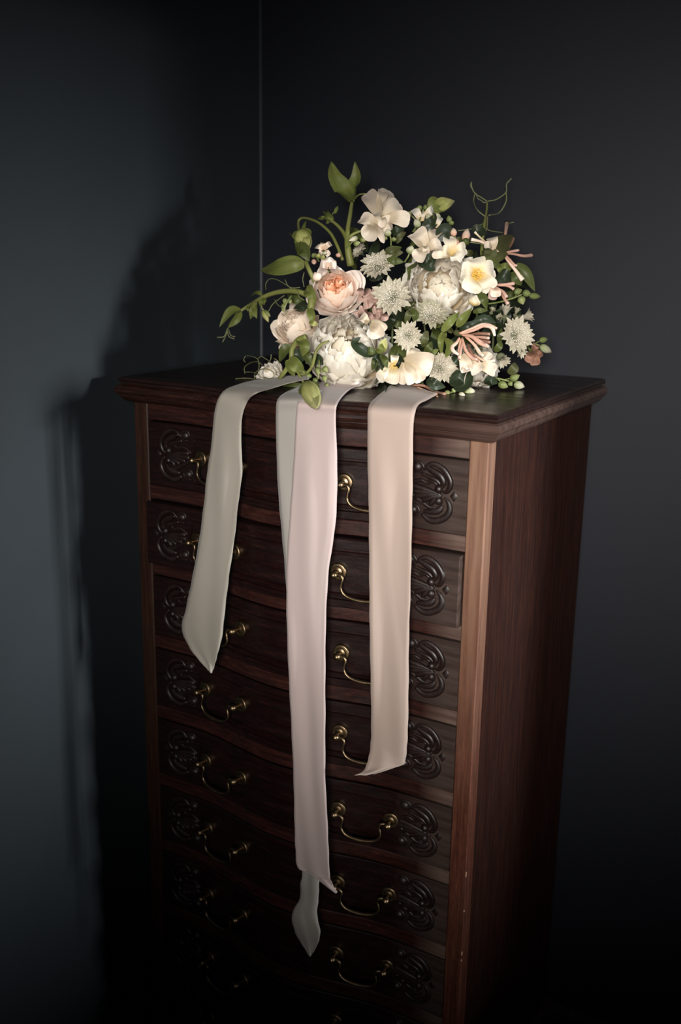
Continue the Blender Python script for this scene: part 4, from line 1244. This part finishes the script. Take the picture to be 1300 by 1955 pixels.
# --- jasmine sprigs -------------------------------------------------------
def sp(f, stems, buds, o=-0.01, name='jasmine_sprig', smat=None):
    sprig([([f(x, y, o) for x, y in p], [r] * len(p)) for p, r in stems], [(f(a, b, o - 0.008), f(c, d, o - 0.012), r, m) for a, b, c, d, r, m in buds], name, smat)


sp(B, [([(260, 470), (300, 400), (330, 330), (345, 290)], 1.6), ([(300, 400), (250, 350)], 1.2)], [(235, 355, 230, 318, 5, M_BUDO), (312, 310, 308, 275, 5.5, M_BUDO), (348, 305, 356, 270, 4.5, M_BUDO), (305, 435, 275, 375, 7, M_BUDW), (375, 385, 372, 335, 6, M_BUDW), (310, 475, 298, 440, 5, M_BUDO), (460, 370, 430, 330, 4, M_BUDW)])
jo = loose('jasmine_bloom', [B(320, 400, 0.02), B(330, 370, 0.01), B(340, 350, 0.0)], [(B(320, 390), B(255, 310, -0.005), 18, 0.3, 0.1), (B(330, 390), B(310, 330, 0.0), 16, 0.3, 0.1), (B(350, 350, -0.01), B(410, 320, -0.01), 18, 0.3, 0.2), (B(430, 440, -0.01), B(460, 360, -0.01), 13, 0.4, 0.4)], M_PEONY)
sp(B, [([(500, 450), (530, 400), (530, 370)], 1.5)], [(530, 400, 520, 350, 5.5, M_BUDO), (545, 420, 540, 385, 5, M_BUDO)])
sp(B, [([(100, 570), (100, 520), (85, 480)], 1.5)], [(85, 500, 70, 448, 6.5, M_BUDW), (125, 540, 118, 505, 5, M_BUDO), (60, 530, 62, 500, 4, M_BUDO)], -0.03)
sp(B, [([(200, 690), (225, 650), (240, 610)], 1.5)], [(235, 630, 255, 570, 8.5, M_BUDW)], -0.03)
sp(B, [([(570, 560), (570, 500), (560, 470)], 1.5), ([(640, 600), (650, 540)], 1.5)], [(560, 500, 555, 440, 6.5, M_HONW), (640, 540, 660, 445, 8, M_HONW), (645, 565, 650, 510, 8, M_LEAF_M), (580, 570, 585, 520, 5, M_HON)], -0.005)
sp(B, [([(810, 995), (900, 980), (1000, 950), (1060, 925)], 1.6), ([(1000, 950), (1030, 910)], 1.2)], [(1000, 915, 1058, 892, 6.5, M_BUDO), (1062, 912, 1125, 925, 7, M_BUDO), (1110, 935, 1192, 942, 6.5, M_BUDO), (1045, 940, 1065, 1000, 8, M_BUDO)])
sp(D, [([(1080, 490), (1150, 485), (1200, 500)], 1.3), ([(1150, 485), (1195, 455)], 1.2)], [(1185, 460, 1245, 448, 6, M_BUDO), (1190, 500, 1272, 545, 8, M_BUDW)], 0.0)
sp(D, [([(850, 730), (920, 745), (990, 765)], 1.8), ([(930, 745), (980, 735)], 1.3), ([(880, 740), (910, 770)], 1.3)], [(970, 745, 1040, 712, 7.5, M_BUDO), (885, 770, 955, 800, 7.5, M_BUDO), (1000, 775, 1075, 798, 8, M_BUDW), (960, 760, 985, 790, 5, M_BUDO)])
sp(D, [([(530, 840), (590, 825), (650, 830)], 1.6)], [(585, 810, 655, 800, 7, M_BUDO), (640, 840, 712, 828, 9, M_BUDW), (545, 830, 575, 815, 5, M_BUDO), (500, 840, 528, 848, 5.5, M_BUDO), (600, 850, 640, 860, 5, M_BUDW)])
loose('faded_bloom', [D(1090, 500, 0.01), D(1110, 520), D(1125, 540)], [(D(1120, 540), D(1100, 620, -0.01), 18, 0.4, 0.2), (D(1130, 540), D(1150, 640, -0.015), 20, 0.4, 0.2), (D(1140, 540), D(1180, 590, -0.01), 18, 0.4, 0.2), (D(1130, 530), D(1160, 490), 16, 0.3, 0.1)], M_HOND)
sp(A, [([(1000, 700), (1040, 660), (1060, 640)], 1.4)], [(1085, 625, 1018, 648, 5.5, M_BUDW), (1050, 675, 1100, 660, 5.5, M_BUDO), (1100, 640, 1145, 645, 5, M_BUDO)])
# tiny blush stars by the rose
jb = loose('jasmine_bloom', [A(800, 780, 0.01), A(820, 750), A(830, 720)], [(A(830, 720), A(775, 695), 11, 0.3, 0.1), (A(832, 715), A(830, 665), 12, 0.3, 0.1), (A(838, 715), A(888, 672), 11, 0.3, 0.1), (A(840, 725), A(870, 760), 11, 0.3, 0.1), (A(832, 730), A(805, 755), 10, 0.3, 0.1)], M_CREAMR)
loose('jasmine_bloom', [A(880, 880, 0.02), A(870, 860, 0.01), A(865, 845)], [(A(865, 845, -0.01), A(805, 835, -0.015), 16, 0.4, 0.1), (A(865, 840, -0.01), A(840, 780, -0.01), 17, 0.4, 0.1), (A(870, 840, -0.01), A(905, 785, -0.01), 16, 0.4, 0.1), (A(872, 845, -0.01), A(925, 835, -0.015), 15, 0.4, 0.1)], M_ROSE_O)
sp(A, [([(800, 800), (780, 770), (775, 740)], 1.3)], [(770, 770, 750, 740, 5, M_BUDO), (790, 780, 800, 740, 6, M_BUDG), (760, 790, 765, 820, 5, M_HON), (825, 790, 830, 750, 5, M_BUDG), (840, 755, 842, 725, 4.5, M_BUDW), (800, 935, 765, 880, 9, M_ROSE_O), (935, 770, 945, 735, 5, M_HON)])
bud(B(700, 1010, -0.01), B(725, 930, -0.02), 12, M_IVORY, None, 'ivory_bud')
# brown twigs on the chest top
stem([D(255, 785, -0.03), D(340, 790, -0.03), D(430, 835, -0.02), D(495, 852, -0.02)], [2.2, 2.6, 2.8, 3.4], M_HOND, 'twig')
stem([D(290, 800, -0.03), D(370, 830, -0.03), D(440, 868, -0.02)], [1.6, 1.8, 1.6], M_TWIG, 'twig')

# --- dark foliage and stems that fill the heart of the bouquet ------------
r9 = random.Random(99)
for k in range(190):
    a, q = r9.uniform(0, 2 * pi), math.sqrt(r9.random())
    x, y = 775 + 235 * q * math.cos(a), 600 + 150 * q * math.sin(a)
    if y > 735 or (x < 600 and y < 560): continue
    if any(math.hypot(x - fx, y - fy) < fr for fx, fy, fr in ((843, 552, 66), (664, 672, 80), (642, 553, 50), (563, 622, 45), (905, 700, 44))): continue
    b = r9.uniform(0, 2 * pi)
    L = r9.uniform(28, 52)
    o0 = r9.uniform(0.045, 0.10)
    pts = [P(x, y, o0), P(x + L * 0.5 * math.cos(b), y - L * 0.5 * math.sin(b), o0 - 0.02), P(x + L * math.cos(b), min(y - L * math.sin(b), 742), o0 - 0.005)]
    leaf(pts, r9.uniform(16, 26), M_LEAF_D if r9.random() < 0.75 else M_LEAF_M, r9.uniform(-0.8, 0.8), 0.3, n=3, nu=5)
for k in range(46):
    a, q = r9.uniform(0, 2 * pi), math.sqrt(r9.random())
    x, y = 800 + 200 * q * math.cos(a), 580 + 140 * q * math.sin(a)
    if any(math.hypot(x - fx, y - fy) < fr for fx, fy, fr in ((843, 552, 62), (664, 672, 86), (642, 553, 84), (905, 700, 44))): continue
    b = r9.uniform(0, 2 * pi)
    L = r9.uniform(18, 34)
    o0 = r9.uniform(0.01, 0.035)
    leaf([P(x, y, o0), P(x + L * 0.5 * math.cos(b), y - L * 0.5 * math.sin(b), o0 - 0.015), P(x + L * math.cos(b), min(y - L * math.sin(b), 740), o0 - 0.004)],
         r9.uniform(9, 16), r9.choice((M_LEAF_M, M_LEAF_O, M_LEAF_B)), r9.uniform(-0.8, 0.8), 0.3, n=3, nu=5)
for k in range(14):
    x = 640 + k * 22
    stem([at_z(780 + (k - 7) * 5, 712, ZT + 0.02), P(x, 690, 0.09), P(x + r9.uniform(-30, 30), 600 + r9.uniform(-40, 40), 0.08)], [3, 3, 2], M_LEAF_M)

# petals and leaves that touch the chest top lie on it instead of sinking in
bpy.context.view_layer.update()
for o in list(bq.children_recursive):
    if o.type != 'MESH' or o.data.users > 1: continue
    mw = o.matrix_world
    inv = mw.inverted()
    ch = False
    for v in o.data.vertices:
        w = mw @ v.co
        if w.z < ZT + 0.0006 and w.y > -0.012 - bow(w.x):
            w.z = ZT + 0.0006
            v.co = inv @ w
            ch = True
    if ch: o.data.update()
